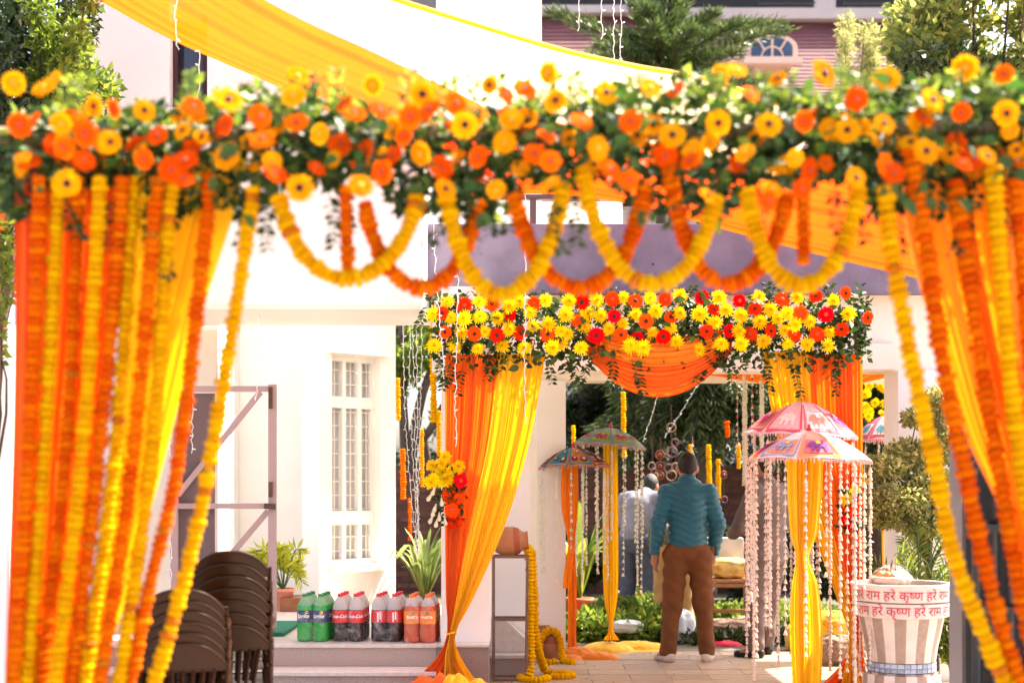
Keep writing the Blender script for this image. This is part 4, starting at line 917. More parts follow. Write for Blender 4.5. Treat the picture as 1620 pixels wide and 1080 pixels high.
swag(CL_A, 938, 1146, 548, 40, 520, 14, 6, .014, 6, 'amber cloth fold above the orange middle swag', -.06)
# back drape seen under the beam
for (a, b, y0, y1, y2, lb) in ((1090, 1240, 583, 588, 612, 'orange valance under the rear beam left of the right curtain'), (1364, 1424, 580, 606, 592, 'orange valance under the rear beam beside the right column')):
    o = MB().grid(lambda u, v: P(lerp(a, b, u), lerp(y0 - 20, lerp(y1, y2, u), v), 12.2 + .03 * math.sin(v * 22 + u * 4)), 30, 24).build('valance', CL_A, None, smooth=True); tag(o, lb, 'valance')
# bouquets tied on the curtains
def bouquet(label, mums, gerbs, buds, leaves, D, rm, box_):
    T = thing('flower_bouquet', P(*leaves[-1], D), label, 'bouquet'); Cs, Ds, Ss = [], [], []
    for x, y in mums: flower('m', P(x, y, D - rnd(.05, .14)), Vector((rnd(-.6, .6), -1, rnd(-.3, .5))), rm * rnd(.9, 1.1), T)
    for x, y in gerbs: flower('r', P(x, y, D - rnd(.05, .14)), Vector((rnd(-.6, .6), -1, rnd(-.4, .4))), rm * rnd(.85, 1.05), T, 'o')
    for x, y, a in buds:
        p = P(x, y, D - .09); v = Vector((math.sin(R(a)), -.25, -math.cos(R(a)))).normalized()
        MB().tube([p, p + v * .03, p + v * .05, p + v * .062], [.004, .011, .016, .008], 7).build('tuberose_bud', TUBE_W, T, smooth=True)
    for i in range(260):
        x = rnd(box_[0], box_[1]); y = rnd(box_[2], box_[3]); Cs.append(P(x, y, D + rnd(-.08, .03))); Ds.append(Vector((rnd(-1, 1), rnd(-1, .2), rnd(-1, .6)))); Ss.append(rnd(.035, .06))
    tag(link('foliage', leaf_mesh('foliage', Cs, Ds, Ss, LF_GATE, .55), T), kind='stuff'); return T
Z5 = lambda x, y: (540 + x / 3, 720 + y / 3)
bouquet('bouquet of yellow chrysanthemums, red gerberas and white buds on left arch curtain', [Z5(*q) for q in ((430, 50), (495, 10), (560, 55), (470, 75), (505, 110), (440, 110), (475, 40), (520, 70), (485, 125), (425, 125))], [Z5(*q) for q in ((565, 120), (505, 190), (560, 205), (525, 262), (522, 318), (548, 312))],
        [Z5(*q) + (a,) for *q, a in ((445, 150, -20), (430, 180, -30), (475, 200, 5), (450, 230, -15), (490, 240, 10), (435, 285, -25), (465, 270, 0), (440, 250, -10), (490, 290, 8), (455, 300, -10))], [(712, 780)], DQ - .03, .052, (690, 732, 735, 828))
bouquet('small bouquet of red gerberas on the right arch curtain', [(1352, 776), (1338, 790)], [(1340, 800), (1352, 812), (1345, 830), (1336, 822), (1357, 795)], [], [(1346, 805)], DQ - .03, .05, (1328, 1364, 770, 838))
# ---------------------------------------------------------------- stacked brown plastic chairs
CHAIRM = mat('brown_plastic', (.030, .0095, .002), .3, .1, 4, .02, 200, spec=.22)
def chair_meshes():
    """one-piece plastic armchair, back towards -y; origin on the floor"""
    out = []
    def bp(s, z):          # point on the back shell: s in -1..1 across, z height
        t = (z - .42) / .36; hw = .205 + .012 * t; return Vector((hw * s, -.20 - .10 * t - .055 * (1 - s * s), z))
    def top(s): return .775 - .11 * abs(s) ** 2.6
    b = MB()           # crown of the back: solid band with rolled rim
    def shell(off): return lambda u, v: bp(u * 2 - 1, lerp(.655, top(u * 2 - 1), v)) + Vector((0, off, 0))
    b.grid(shell(0), 20, 5); b.grid(lambda u, v: shell(.012)(1 - u, v), 20, 5)
    rim = [bp(s, top(s)) + Vector((0, .006, 0)) for s in [i / 12 - 1 for i in range(25)]]; b.tube(rim, .0095, 6)
    for s in (-1, 1): b.tube([bp(s, z) + Vector((0, .006, 0)) for z in (.40, .5, .6, .695)], [.016, .015, .013, .011], 6)
    b.tube([bp(i / 8 - 1, .655) + Vector((0, .006, 0)) for i in range(17)], .009, 6)
    out.append(('backrest', b))
    for k in range(7):
        s = (k - 3) * .235; q = MB(); q.tube([bp(s * .8, .43) + Vector((0, .006, 0)), bp(s * .92, .55) + Vector((0, .004, 0)), bp(s, .66) + Vector((0, .006, 0))], [.012, .011, .013], 5); out.append(('slat', q))
    b = MB(); b.grid(lambda u, v: Vector((lerp(-.21, .21, u), lerp(-.21, .22, v), .415 - .02 * math.sin(math.pi * u) * math.sin(math.pi * v) - (.02 if v > .95 else 0))), 10, 10); b.tube([(-.21, -.2, .41), (-.215, 0, .41), (-.21, .21, .405), (0, .235, .4), (.21, .21, .405), (.215, 0, .41), (.21, -.2, .41)], .013, 6); out.append(('seat', b))
    for sx in (-1, 1):
        b = MB(); b.tube(catmull([(sx * .205, -.255, .57), (sx * .222, -.12, .60), (sx * .228, .08, .60), (sx * .228, .20, .58), (sx * .225, .215, .50), (sx * .225, .215, .41)], 16), [.016] * 17, 6); out.append(('armrest', b))
        for sy in (-1, 1):
            b = MB(); b.tube([(sx * .2, sy * .195, .41), (sx * .212, sy * .225, .2), (sx * .225, sy * .245, 0)], [.026, .02, .016], 6); out.append(('leg', b))
    return [(n, b.mesh(n, CHAIRM, True)) for n, b in out]
CHM = chair_meshes()
ORD = ['topmost', 'second from top', 'third from top', 'fourth from top', 'fifth from top', 'sixth from top', 'lowest']
def stack(px, D, n, dz, rz, sc, lab, grp, shy=.008):
    for k in range(n):
        x = XA(px, D) + rnd(-.004, .004); M0 = Matrix.Translation((x, D + .1 - k * shy * 0, k * dz)) @ Matrix.Rotation(rz + rnd(-.02, .02), 4, 'Z') @ Matrix.Diagonal((sc, sc, 1, 1)); i = n - 1 - k
        T = thing('plastic_chair', (x, D + .1, k * dz), f'brown plastic chair, {ORD[i] if k else "lowest"} in the {lab}', 'chair', grp); T.matrix_basis = M0
        for nm, me in CHM: link(nm, me, T, M0)
stack(358, 7.35, 7, .062, R(11), .93, 'taller chair stack on the right', 'chairs of the taller stack')
stack(282, 6.55, 6, .048, R(12), .92, 'shorter chair stack on the left', 'chairs of the shorter stack')

# ---------------------------------------------------------------- shrink wrapped soda packs
def bottle_prof(): return [(.030, 0), (.046, .004), (.052, .02), (.0525, .09), (.049, .105), (.0525, .12), (.0525, .215), (.048, .245), (.035, .275), (.0205, .298), (.0165, .303), (.0165, .312)]
CLEARP = mat('clear_plastic', (.80, .74, .70), .12, .04, 5, spec=.6, transl=.4, alpha=.75)
CAPR = mat('red_cap', (.72, .025, .05), .4); CAPO = mat('orange_cap', (.85, .18, .02), .4); CAPG = mat('green_cap', (.04, .22, .07), .4)
LQ_C = mat('cola', (.022, .008, .006), .12, .2, 4, spec=.6); LQ_G = mat('lime_soda_green', (.02, .55, .06), .14, .15, 4, spec=.6, transl=.5); LQ_O = mat('orange_soda', (.78, .13, .03), .15, .12, 4, spec=.6, transl=.4)
LB_R = mat('red_label', (.66, .015, .02), .4, .05); LB_B = mat('navy_label', (.03, .045, .11), .4, .05); LB_O = mat('orange_label', (.88, .25, .01), .4, .05)
INKW = mat('white_ink', (.85, .83, .80), .5, .02); INKK = mat('dark_ink', (.02, .03, .06), .5, .02); INKY = mat('yellow_ink', (.85, .60, .03), .5, .02); INKG = mat('green_ink', (.05, .30, .03), .5, .02)
FILM = bpy.data.materials.new('shrink_film'); FILM.use_nodes = True
_n = FILM.node_tree.nodes; _l = FILM.node_tree.links; _n.remove(_n['Principled BSDF'])
_t = _n.new('ShaderNodeBsdfTransparent'); _g = _n.new('ShaderNodeBsdfGlossy'); _g.inputs['Roughness'].default_value = .12; _d = _n.new('ShaderNodeBsdfDiffuse'); _d.inputs[0].default_value = (.9, .88, .86, 1)
_m1 = _n.new('ShaderNodeMixShader'); _m1.inputs[0].default_value = .22; _l.new(_g.outputs[0], _m1.inputs[1]); _l.new(_d.outputs[0], _m1.inputs[2])
_nz = _n.new('ShaderNodeTexNoise'); _nz.inputs['Scale'].default_value = 16; _nz.inputs['Detail'].default_value = 6; _nz.inputs['Distortion'].default_value = 2.
_tc = _n.new('ShaderNodeTexCoord'); _l.new(_tc.outputs['Object'], _nz.inputs['Vector']); _mr = _n.new('ShaderNodeMapRange'); _mr.inputs[1].default_value = .45; _mr.inputs[2].default_value = .75; _mr.inputs[3].default_value = .03; _mr.inputs[4].default_value = .22; _l.new(_nz.outputs['Fac'], _mr.inputs[0])
_bp = _n.new('ShaderNodeBump'); _bp.inputs['Strength'].default_value = .5; _bp.inputs['Distance'].default_value = .03; _l.new(_nz.outputs['Fac'], _bp.inputs['Height']); _l.new(_bp.outputs[0], _g.inputs['Normal'])
_m2 = _n.new('ShaderNodeMixShader'); _l.new(_mr.outputs[0], _m2.inputs[0]); _l.new(_t.outputs[0], _m2.inputs[1]); _l.new(_m1.outputs[0], _m2.inputs[2]); _l.new(_m2.outputs[0], _n['Material Output'].inputs[0])
def wrap_text(body, size, R_, z, ang0, name, m, parent, M, shear=0., bold=0., vertical=False):
    """lettering bent round a vertical cylinder, centred on angle ang0 (-90 deg faces the camera)"""
    V, F_ = text_mesh(body, size, shear, bold)
    if not V: return
    if vertical: V = [Vector((-v.y, v.x, 0)) for v in V]
    xc = (min(v.x for v in V) + max(v.x for v in V)) / 2; zc = (min(v.y for v in V) + max(v.y for v in V)) / 2
    b = MB(); b.add([(R_ * math.cos(ang0 + (v.x - xc) / R_), R_ * math.sin(ang0 + (v.x - xc) / R_), z + v.y - zc) for v in V], F_); return b.build(name, m, parent, M=M)
def soda_pack(px, D, rz, liquid, cap, labm, kind, label, level):
    c0 = Vector((XA(px, D), D, LZ)); T = thing('soda_pack', c0, label, 'soda pack', 'shrink wrapped soda packs on the landing'); pr = bottle_prof(); up = 6 if level == 'full' else 5
    bb = MB().lathe(pr, 24, mfun=lambda i, j: 0 if i < (7 if level == 'full' else 6) else 1); bme = bb.mesh('bottle', [liquid, CLEARP if liquid is not LQ_G else mat('green_clear', (.35, .62, .36), .15, .1, 4, transl=.4, alpha=.85)], True)
    cme = MB().lathe([(.0185, .298), (.0185, .318), (.016, .321)], 16).mesh('cap', cap); lme = MB().lathe([(.0532, .128), (.0532, .212)], 24, capb=False, capt=False).mesh('label', labm, True)
    Rz = Matrix.Rotation(rz, 4, 'Z')
    for i in (0, 1):
        for j in (0, 1, 2):
            M = Matrix.Translation(c0) @ Rz @ Matrix.Diagonal((1.08, 1.08, 1.06, 1)) @ Matrix.Translation(((i - .5) * .1065, (j - 1) * .1065 + .11, 0)) @ Matrix.Rotation(rnd(-.3, .3), 4, 'Z')
            bo = link('bottle', bme, T, M); link('cap', cme, bo, M); link('label', lme, bo, M)
            if j == 0 or (i == 1 and j < 3):
                a = -math.pi / 2 + (.15 if i == 0 else -.15) if j == 0 else -.2
                if kind == 'cola': wrap_text('Coca-Cola', .030, .0536, .172, a, 'lettering', INKW, bo, M, .45, .0008)
                elif kind == 'cola_back':
                    [MB().grid(lambda u, v, q=q, w=w, z0=z0, z1=z1: Vector((.0536 * math.cos(a + q + u * w), .0536 * math.sin(a + q + u * w), lerp(z0, z1, v))), 4, 1).build('printed_panel', INKW, bo, M=M) for q, w, z0, z1 in ((-.25, .2, .135, .2), (.05, .16, .15, .205), (.3, .05, .135, .2))]
                elif kind == 'lime':
                    wrap_text('Sprite', .038, .0536, .17, a, 'lettering', INKW, bo, M, .3, .0008); wrap_text('•', .09, .0537, .198, a + .5, 'lemon_mark', INKY, bo, M)
                else:
                    wrap_text('•', .19, .0536, .17, a, 'emblem', INKK, bo, M); wrap_text('FANTA', .026, .054, .172, a, 'lettering', INKW, bo, M, .1, .0012); wrap_text('•', .07, .0538, .20, a + .08, 'leaf_mark', INKG, bo, M)
    # film: rounded box pulled tight, closed over the shoulders
    def film(u, v):
        a = 6.2832 * u; cs, sn = math.cos(a), math.sin(a); p = 5.; k = (abs(cs) ** p + abs(sn) ** p) ** (-1 / p)
        s = [1., 1., 1., 1., .99, .96, .86, .62, .45][min(int(round(v * 8)), 8)]; z = [.003, .05, .1, .15, .2, .235, .262, .285, .29][min(int(round(v * 8)), 8)]
        w = 1 + .012 * math.sin(a * 7 + z * 40) * (1 if z < .25 else 2)
        return Matrix.Translation(c0) @ Rz @ Vector((.119 * cs * k * s * w, .115 + .178 * sn * k * s * w, z * 1.07))
    MB().grid(film, 48, 8).build('shrink_wrap', FILM, T, smooth=True)
soda_pack(495, 10.2, R(-5), LQ_G, CAPG, LB_B, 'lime', 'green lime soda pack at the left end of landing', 'full')
soda_pack(551, 10.2, R(-4), LQ_C, CAPR, LB_R, 'cola', 'dark cola pack next to the green lime soda', 'mid')
soda_pack(612, 10.2, R(-6), LQ_C, CAPR, LB_R, 'cola_back', 'dark cola pack beside the orange soda', 'mid')
soda_pack(664, 10.12, R(-5), LQ_O, CAPO, LB_O, 'orange', 'orange soda pack at the right end of landing', 'full')
mt_ = MB().box(-2.2, XA(472, 11.2), 10.5, 11.4, LZ + .002, LZ + .03); tag(mt_.build('door_mat', mat('green_mat', (.02, .16, .09), .9, .2, 40, .4, 200)), 'green mat on the landing behind the lime soda', 'mat')

# ---------------------------------------------------------------- iron stand, clay pots, poured garlands
DS = 10.72; SS = thing('iron_stand', P(806, 1075, DS), 'tall narrow metal tube stand holding the tipped clay pot', 'stand'); TUBEM = mat('weathered_tube', (.17, .095, .065), .55, .25, 18, .1, 60)
sx0, sx1 = XA(781, DS), XA(832, DS); sy0, sy1 = DS - .14, DS + .06; szt = ZA(879, DS)
for x in (sx0, sx1):
    for y in (sy0, sy1): MB().bar((x, y, 0), (x + (.01 if x > sx0 + .1 else -.0), y, szt), .019).build('leg', TUBEM, SS)
for z in (szt, ZA(977, DS), .03):
    for a, b_ in (((sx0, sy0), (sx1, sy0)), ((sx0, sy1), (sx1, sy1)), ((sx0, sy0), (sx0, sy1)), ((sx1, sy0), (sx1, sy1))): MB().bar((a[0], a[1], z), (b_[0], b_[1], z), .018).build('rail', TUBEM, SS)
CLAY = mat('clay', (.40, .155, .065), .7, .14, 7, .1, 40); CLAYB = mat('clay_band', (.30, .07, .03), .7, .15, 10)
def clay_pot(label, M, r, h, band=True):
    T = thing('clay_pot', M.translation, label, 'pot'); T.matrix_basis = M
    pr = [(.30, 0), (.62, .03), (.88, .2), (1., .42), (.96, .6), (.80, .76), (.62, .86), (.56, .92), (.62, 1.), (.66, 1.02), (.55, 1.01), (.48, .92), (.5, .8)]
    o = MB().lathe([(a * r, b * h) for a, b in pr], 28, capt=False).build('body', CLAY, T, smooth=True, M=M)
    if band: MB().lathe([(.965 * r + .002, .6 * h), (.80 * r + .003, .765 * h)], 28, capb=False, capt=False).build('painted_band', CLAYB, T, smooth=True, M=M)
    return T
pc = P(782, 864, DS - .04); clay_pot('tipped round clay pot lying on top of the metal stand', Matrix.Translation((pc.x - .005, pc.y, szt + .103)) @ Matrix.Rotation(R(86), 4, 'Y'), .112, .255)
q = P(870, 1046, 11.85); clay_pot('upright brown clay pot on the floor ringed by marigolds', Matrix.Translation((q.x, 11.85, .012)), .098, .25)
q = P(860, 1046, 12.1); clay_pot('dark clay pot half hidden behind the ringed pot', Matrix.Translation((q.x, 12.12, .012)), .085, .26, False)
def fall(pts): return catmull([P(*p) for p in pts], 50)
fl = .03
def floor_pt(px, D, z=.035): return Vector((XA(px, D), D, z))
garland('marigold_garland', 'orange yellow garland pouring from the tipped pot, left strand', catmull([P(834, 866, 10.74), P(837, 874, 10.66), P(838, 900, 10.64), P(839, 960, 10.64), P(840, 1020, 10.62), P(840, 1052, 10.6), floor_pt(834, 10.58), floor_pt(824, 10.66), floor_pt(828, 10.56), floor_pt(852, 10.5), floor_pt(868, 10.62)], 70), 'y', .030, .027, pieces=False, jit=.2)
garland('marigold_garland', 'orange yellow garland pouring from the tipped pot, right strand', catmull([P(836, 866, 10.78), P(841, 876, 10.7), P(843, 900, 10.68), P(846, 960, 10.68), P(848, 1010, 10.7), P(856, 1040, 10.8), floor_pt(866, 10.95), floor_pt(886, 10.9), floor_pt(905, 10.8), floor_pt(890, 10.68), floor_pt(872, 10.72)], 70), 'y', .030, .027, pieces=False, jit=.2)
garland('marigold_garland', 'yellow garland draped round the upright clay pot', catmull([floor_pt(905, 11.55), floor_pt(893, 11.6), P(889, 1030, 11.72), P(886, 1010, 11.78), P(880, 1000, 11.78), P(870, 996, 11.76), P(861, 1002, 11.76), P(855, 1015, 11.74), P(853, 1035, 11.7), floor_pt(858, 11.6), floor_pt(872, 11.56), floor_pt(882, 11.6)], 70), 'y', .03, .028, pieces=False, jit=.2)

# ---------------------------------------------------------------- striped planter with lettering
DPl = 8.7; pcx = XA(1447, DPl); PT = thing('striped_planter', (pcx, DPl + .3, 0), 'large white and brown striped planter with red lettering on the rim', 'planter')
PWH = mat('planter_white', (.58, .47, .41), .55, .10, 9); PBR = mat('planter_brown', (.30, .20, .155), .55, .12, 30); PBL = mat('mosaic_blue', (.27, .30, .40), .2, .25, 20, rand=.25)
zr = lambda y: ZA(y, DPl); MP = Matrix.Translation((pcx, DPl + .3, 0)); rr = .298
# radii measured on the silhouette at the planter's own distance
k_ = (DPl + .3) / DPl; R1, R2 = .298 * k_, .288 * k_; zP = lambda y: ZA(y, DPl + .02)
MB().lathe([(R1 - .03, zP(926) - .1), (R1 - .03, zP(926)), (R1 + .004, zP(926)), (R1 + .006, zP(930)), (R1, zP(932)), (R1 - .004, zP(953)), (R2 - .02, zP(955))], 64, capb=False, capt=False).build('rim', PWH, PT, smooth=False, M=MP)
MB().lathe([(R2 - .02, zP(955)), (R2, zP(956)), (R2 - .004, zP(978)), (R2 - .03, zP(980))], 64, capb=False, capt=False).build('lower_rim', PWH, PT, M=MP)
nst = 22; seg = nst * 4
MB().lathe([(.255 * k_, zP(980)), (.235 * k_, zP(1005)), (.215 * k_, zP(1030)), (.203 * k_, zP(1052))], seg, mfun=lambda i, j: (j // 4) % 2, capb=False, capt=False).build('bowl', [PWH, PBR], PT, M=MP)
MB().lathe([(.199 * k_, zP(1053)), (.199 * k_, zP(1068))], seg, capb=False, capt=False).build('tile_bed', PWH, PT, M=MP)
MB().lathe([(.203 * k_, zP(1069)), (.204 * k_, zP(1090)), (.23 * k_, .3), (.25 * k_, .02), (.25 * k_, 0)], seg, mfun=lambda i, j: (j // 4) % 2, capb=False, capt=False).build('foot', [PWH, PBR], PT, M=MP)
tme = MB().box(-.0175, .0175, -.004, .004, -.0125, .0125).mesh('mosaic_tile', PBL)
for rw in (1056.6, 1064.4):
    for j in range(34):
        a = 6.2832 * (j + rnd(-.04, .04)) / 34; link('mosaic_tile', tme, PT, MP @ Matrix.Translation((.203 * k_ * math.cos(a), .203 * k_ * math.sin(a), zP(rw))) @ Matrix.Rotation(a + math.pi / 2, 4, 'Z'))
MB().lathe([(R1 - .032, zP(934)), (.02, zP(934))], 32, capb=False, capt=False).build('soil', SOIL, PT, M=MP)
INKR = mat('red_ink', (.52, .012, .05), .5, .05)
def deva(word):
    """lettering strokes for one word, with the joined conjunct cut from its full letter"""
    if word != 'krishna': return text_mesh(word, 1.)
    V, F_ = text_mesh('कृ', 1.); w = max(v.x for v in V if v.y > -.02)
    V2, F2 = text_mesh('ष', 1.); bm = bmesh.new(); vs = [bm.verts.new(v) for v in V2]
    for f in F2:
        try: bm.faces.new([vs[i] for i in f])
        except ValueError: pass
    xs = max(v.x for v in V2); bmesh.ops.bisect_plane(bm, geom=bm.verts[:] + bm.edges[:] + bm.faces[:], plane_co=(xs - .20, 0, 0), plane_no=(1, 0, 0), clear_outer=True)
    bm.verts.index_update(); A = [Vector(v.co) for v in bm.verts]; FA = [tuple(v.index for v in f.verts) for f in bm.faces]; bm.free()
    V3, F3 = text_mesh('ण', 1.); o = len(V); V = V + [v + Vector((w - .02, 0, 0)) for v in A]; F_ = F_ + [tuple(i + o for i in f) for f in FA]
    wa_ = w - .02 + xs - .22; o = len(V); V = V + [v + Vector((wa_, 0, 0)) for v in V3]; F_ = F_ + [tuple(i + o for i in f) for f in F3]; return V, F_
WD = {k: deva(k) for k in ('हरे', 'राम', 'krishna')}
def ring_text(words, R_, z, size, start):
    a = start
    for wd in words:
        V, F_ = WD[wd]; x0 = min(v.x for v in V); w = (max(v.x for v in V) - x0) * size
        b = MB(); b.add([(R_ * math.cos(a + (v.x - x0) * size / R_), R_ * math.sin(a + (v.x - x0) * size / R_), z + v.y * size) for v in V], F_); b.build('lettering', INKR, PT, M=MP); a += (w + .020) / R_
ring_text(['हरे', 'राम', 'हरे', 'krishna', 'हरे', 'राम', 'हरे', 'krishna', 'हरे', 'राम'], R1 + .003, zP(949), .080, -math.pi / 2 - 1.32)
ring_text(['राम', 'हरे', 'krishna', 'हरे', 'राम', 'हरे', 'krishna', 'हरे', 'राम'], R2 + .003, zP(974), .080, -math.pi / 2 - 1.30)
# cellophane wrapped offering on the planter
OB = thing('wrapped_basket', (pcx - .08, DPl + .25, zP(934)), 'cellophane wrapped basket resting on the striped planter', 'basket')
MB().lathe([(.08, 0), (.12, .02), (.13, .05), (.125, .06)], 20, (pcx - .09, DPl + .2, zP(930))).build('tray', mat('pale_tray', (.62, .40, .30), .6, .2, 30), OB, smooth=True)
mm_ = MB()
for k in range(9): mm_.ball((pcx - .09 + rnd(-.08, .08), DPl + .2 + rnd(-.08, .08), zP(930) + .065), .03, 10, 6)
for k in range(9): pass
tag(mm_.build('sweets', mat('orange_sweet', (.62, .20, .05), .5, .3, 30), OB, smooth=True), kind='stuff')
MB().grid(lambda u, v: Vector((pcx - .09 + .15 * math.cos(6.2832 * u) * math.cos(v * 1.5) * (1 + .06 * math.sin(9 * 6.28 * u)), DPl + .2 + .15 * math.sin(6.2832 * u) * math.cos(v * 1.5), zP(931) + .13 * math.sin(v * 1.5) + .01 * math.sin(u * 40 + v * 9))), 40, 10).build('cellophane', FILM, OB, smooth=True)
# ---------------------------------------------------------------- embroidered umbrellas with flower strings
ELE = [(-.95,-.25),(-.98,-.02),(-.88,.18),(-.76,.34),(-.60,.50),(-.40,.55),(-.2,.45),(-.1,.52),(.2,.56),(.5,.52),(.72,.40),(.85,.15),(.99,-.05),(.92,-.1),(.82,.02),(.78,-.2),(.78,-.6),(.52,-.6),(.50,-.2),(.2,-.22),(.15,-.6),(-.12,-.6),(-.15,-.18),(-.32,-.2),(-.36,-.6),(-.60,-.6),(-.62,-.1),(-.72,.0),(-.80,-.12),(-.85,-.28)]
def um(name, c): return mat('umb_' + name, c, .75, .12, 60, .15, 300, transl=.22)
PINKW = um('pinkwhite', (.66, .50, .50)); ROSE = um('rose', (.52, .10, .14)); MAG = um('magenta', (.42, .03, .14)); ORG = um('orange', (.62, .20, .05)); PURP = um('purple', (.13, .02, .20)); SKY = um('skyblue', (.20, .28, .42)); YEL = um('yellow', (.75, .46, .06))
TEAL = um('teal', (.03, .22, .30)); DMAR = um('maroon', (.07, .025, .03)); SAGE = um('sage', (.25, .31, .20)); LIME = um('lime', (.36, .46, .04)); CORAL = um('coral', (.60, .24, .18)); WHT = um('white', (.72, .68, .64)); OCH = um('ochre', (.50, .20, .04)); FRNG = um('fringe', (.62, .40, .34))
BUD = mat('paper_bud', (.78, .62, .50), .7, .15, 30, transl=.35, rand=.06); BUDW = mat('white_bud', (.80, .76, .62), .7, .12, 30, transl=.35); BEADR = mat('red_bead', (.45, .02, .03), .3)
NP_ = 8
def umbrella(label, px, D, yrim, ytop, hw, scheme, tilt=(0, 0), rot=0., strings=(16, .9, BUD), postr=.012, zbase=0.):
    Rr = hw / FPX * D; hh = (yrim - ytop) / FPX * D; c = P(px, yrim, D); M = Matrix.Translation(c) @ Matrix.Rotation(R(tilt[0]), 4, 'Y') @ Matrix.Rotation(R(tilt[1]), 4, 'X') @ Matrix.Rotation(rot, 4, 'Z')
    T = thing('parade_umbrella', (c.x, c.y, zbase), label, 'umbrella', 'embroidered parade umbrellas'); hp = math.pi / NP_
    def sf(k, f, t, off=0.):
        """panel k, f in -1..1 across, t 0 centre .. 1 rim"""
        a = 2 * hp * k + f * hp; cf = math.cos(hp) / math.cos(f * hp); r = Rr * t * lerp(1, cf, .9) + off * t; z = hh * (1 - t ** 1.75) - .018 * (1 - f * f) * t * (1 - t) * 4 * .5 + off * 1.2 + (.012 * (1 - f * f) if t > .97 else 0)
        return Vector((r * math.cos(a), r * math.sin(a), z))
    for k in range(NP_):
        s = scheme(k); pn = MB().grid(lambda u, v: sf(k, u * 2 - 1, max(v, .02)), 8, 8).build('panel', s['base'], T, smooth=True, M=M)
        def patch(poly, m, off, nm):
            b = MB(); b.add([sf(k, x, t, off) for x, t in poly], [tuple(range(len(poly)))]); return b.build(nm, m, pn, M=M)
        def gpatch(f0, f1, t0, t1, m, off, nm): return MB().grid(lambda u, v: sf(k, lerp(f0, f1, u), lerp(t0, t1, v), off), 6, 3).build(nm, m, pn, M=M)
        if s.get('border'): gpatch(-.88, .88, .90, .97, s['border'], .003, 'border'); gpatch(-.94, -.82, .3, .9, s['border'], .003, 'border'); gpatch(.82, .94, .3, .9, s['border'], .003, 'border')
        if s.get('field'): gpatch(-.74, .74, .52, .87, s['field'], .004, 'field')
        if s.get('ele'):
            q = s.get('es', .62); b = MB(); b.add([sf(k, x * q, .70 - y * .22, .009) for x, y in ELE], [tuple(range(len(ELE)))]); b.build('elephant_motif', s['ele'], pn, M=M)
            b = MB(); b.add([sf(k, x * q, .70 - y * .22, .012) for x, y in ((-.12, .5), (.38, .56), (.36, .12), (-.1, .1))], [(0, 1, 2, 3)]); b.build('saddle_cloth', s.get('saddle', YEL), pn, M=M)
        for (f, t, rr, m1, m2) in s.get('ros', ()):
            for rad, mm, off in ((rr, m1, .005), (rr * .62, m2, .008), (rr * .3, WHT, .011)):
                b = MB(); b.add([sf(k, f + rad * 1.5 * math.cos(6.2832 * i / 14) / max(t, .3), t + rad * .62 * math.sin(6.2832 * i / 14), off) for i in range(14)], [tuple(range(14))]); b.build('rosette', mm, pn, M=M)
    fr = MB()
    for i in range(NP_ * 14):
        k = i // 14; f = (i % 14) / 7 - 1; p = sf(k, f, 1.); L = rnd(.012, .032); fr.tube([p, p + Vector((rnd(-.004, .004), rnd(-.004, .004), -L * .6)), p + Vector((0, 0, -L))], [.003, .006, .003], 4)
    tag(fr.build('fringe', s.get('fringe', FRNG), T, M=M), kind='stuff')
    MB().lathe([(.006, hh - .01), (.016, hh + .002), (.018, hh + .012), (.010, hh + .022), (.012, hh + .03), (.003, hh + .045)], 10).build('finial', BEADR, T, smooth=True, M=M)
    MB().tube([Vector((c.x, c.y, zbase)), M @ Vector((0, 0, hh))], postr, 8).build('pole', POLE, T, smooth=True)
    for k in range(NP_): MB().tube([M @ sf(k, 1, t, -.006) for t in (.03, .3, .6, .98)], .003, 4).build('rib', BLACK, T)
    n, L, bm = strings
    for i in range(n):
        a = (i + .5 * rnd(.4, 1.2)) / n * NP_; k = int(a) % NP_; p = M @ sf(k, (a % 1) * 2 - 1, .985); l = L * rnd(.55, 1.05) if i % 3 else L * rnd(.92, 1.1); l = min(l, p.z - .05)
        flower_string(p, l, bm, T)
    return T
def flower_string(p, l, bm, parent, name='flower_string', dense=None):
    b = MB(); b.tube([p, p + Vector((rnd(-.01, .01), 0, -l))], .0014, 4); z = rnd(.02, .1); dn = dense or random.choice((.028, .035, .045, .06))
    while z < l:
        c = p + Vector((rnd(-.003, .003), rnd(-.003, .003), -z)); s = rnd(.8, 1.2)
        b.lathe([(.003, .012 * s), (.006 * s, .004), (.0125 * s, -.016 * s), (.004, -.012 * s)], 6, c, capb=False, capt=False); z += dn * rnd(.5, 1.3)
    return tag(b.build(name, bm, parent), kind='stuff')
front = lambda k: {'base': PINKW if k % 2 else CORAL, 'border': ORG if k % 2 == 0 else SKY, 'field': (MAG, CORAL, ROSE, PINKW)[k % 4], 'ele': (PURP, SKY)[k % 2], 'saddle': YEL, 'fringe': FRNG}
HU = R(-90) - 2 * math.pi / NP_ * 6
umbrella('front parade umbrella with purple elephant on pink panels', 1279, 9.0, 728, 681, 99, front, (1, 0), R(0), (20, 1.34, BUD))
umbrella('pink white parade umbrella behind and above the purple elephant one', 1266, 9.75, 688, 634, 89, lambda k: {'base': PINKW, 'border': ROSE, 'field': (CORAL, PINKW, WHT, ROSE)[k % 4], 'ele': (MAG, WHT, CORAL, PURP)[k % 4], 'saddle': WHT, 'fringe': PINKW}, (2, 3), R(14), (13, 1.45, BUD))
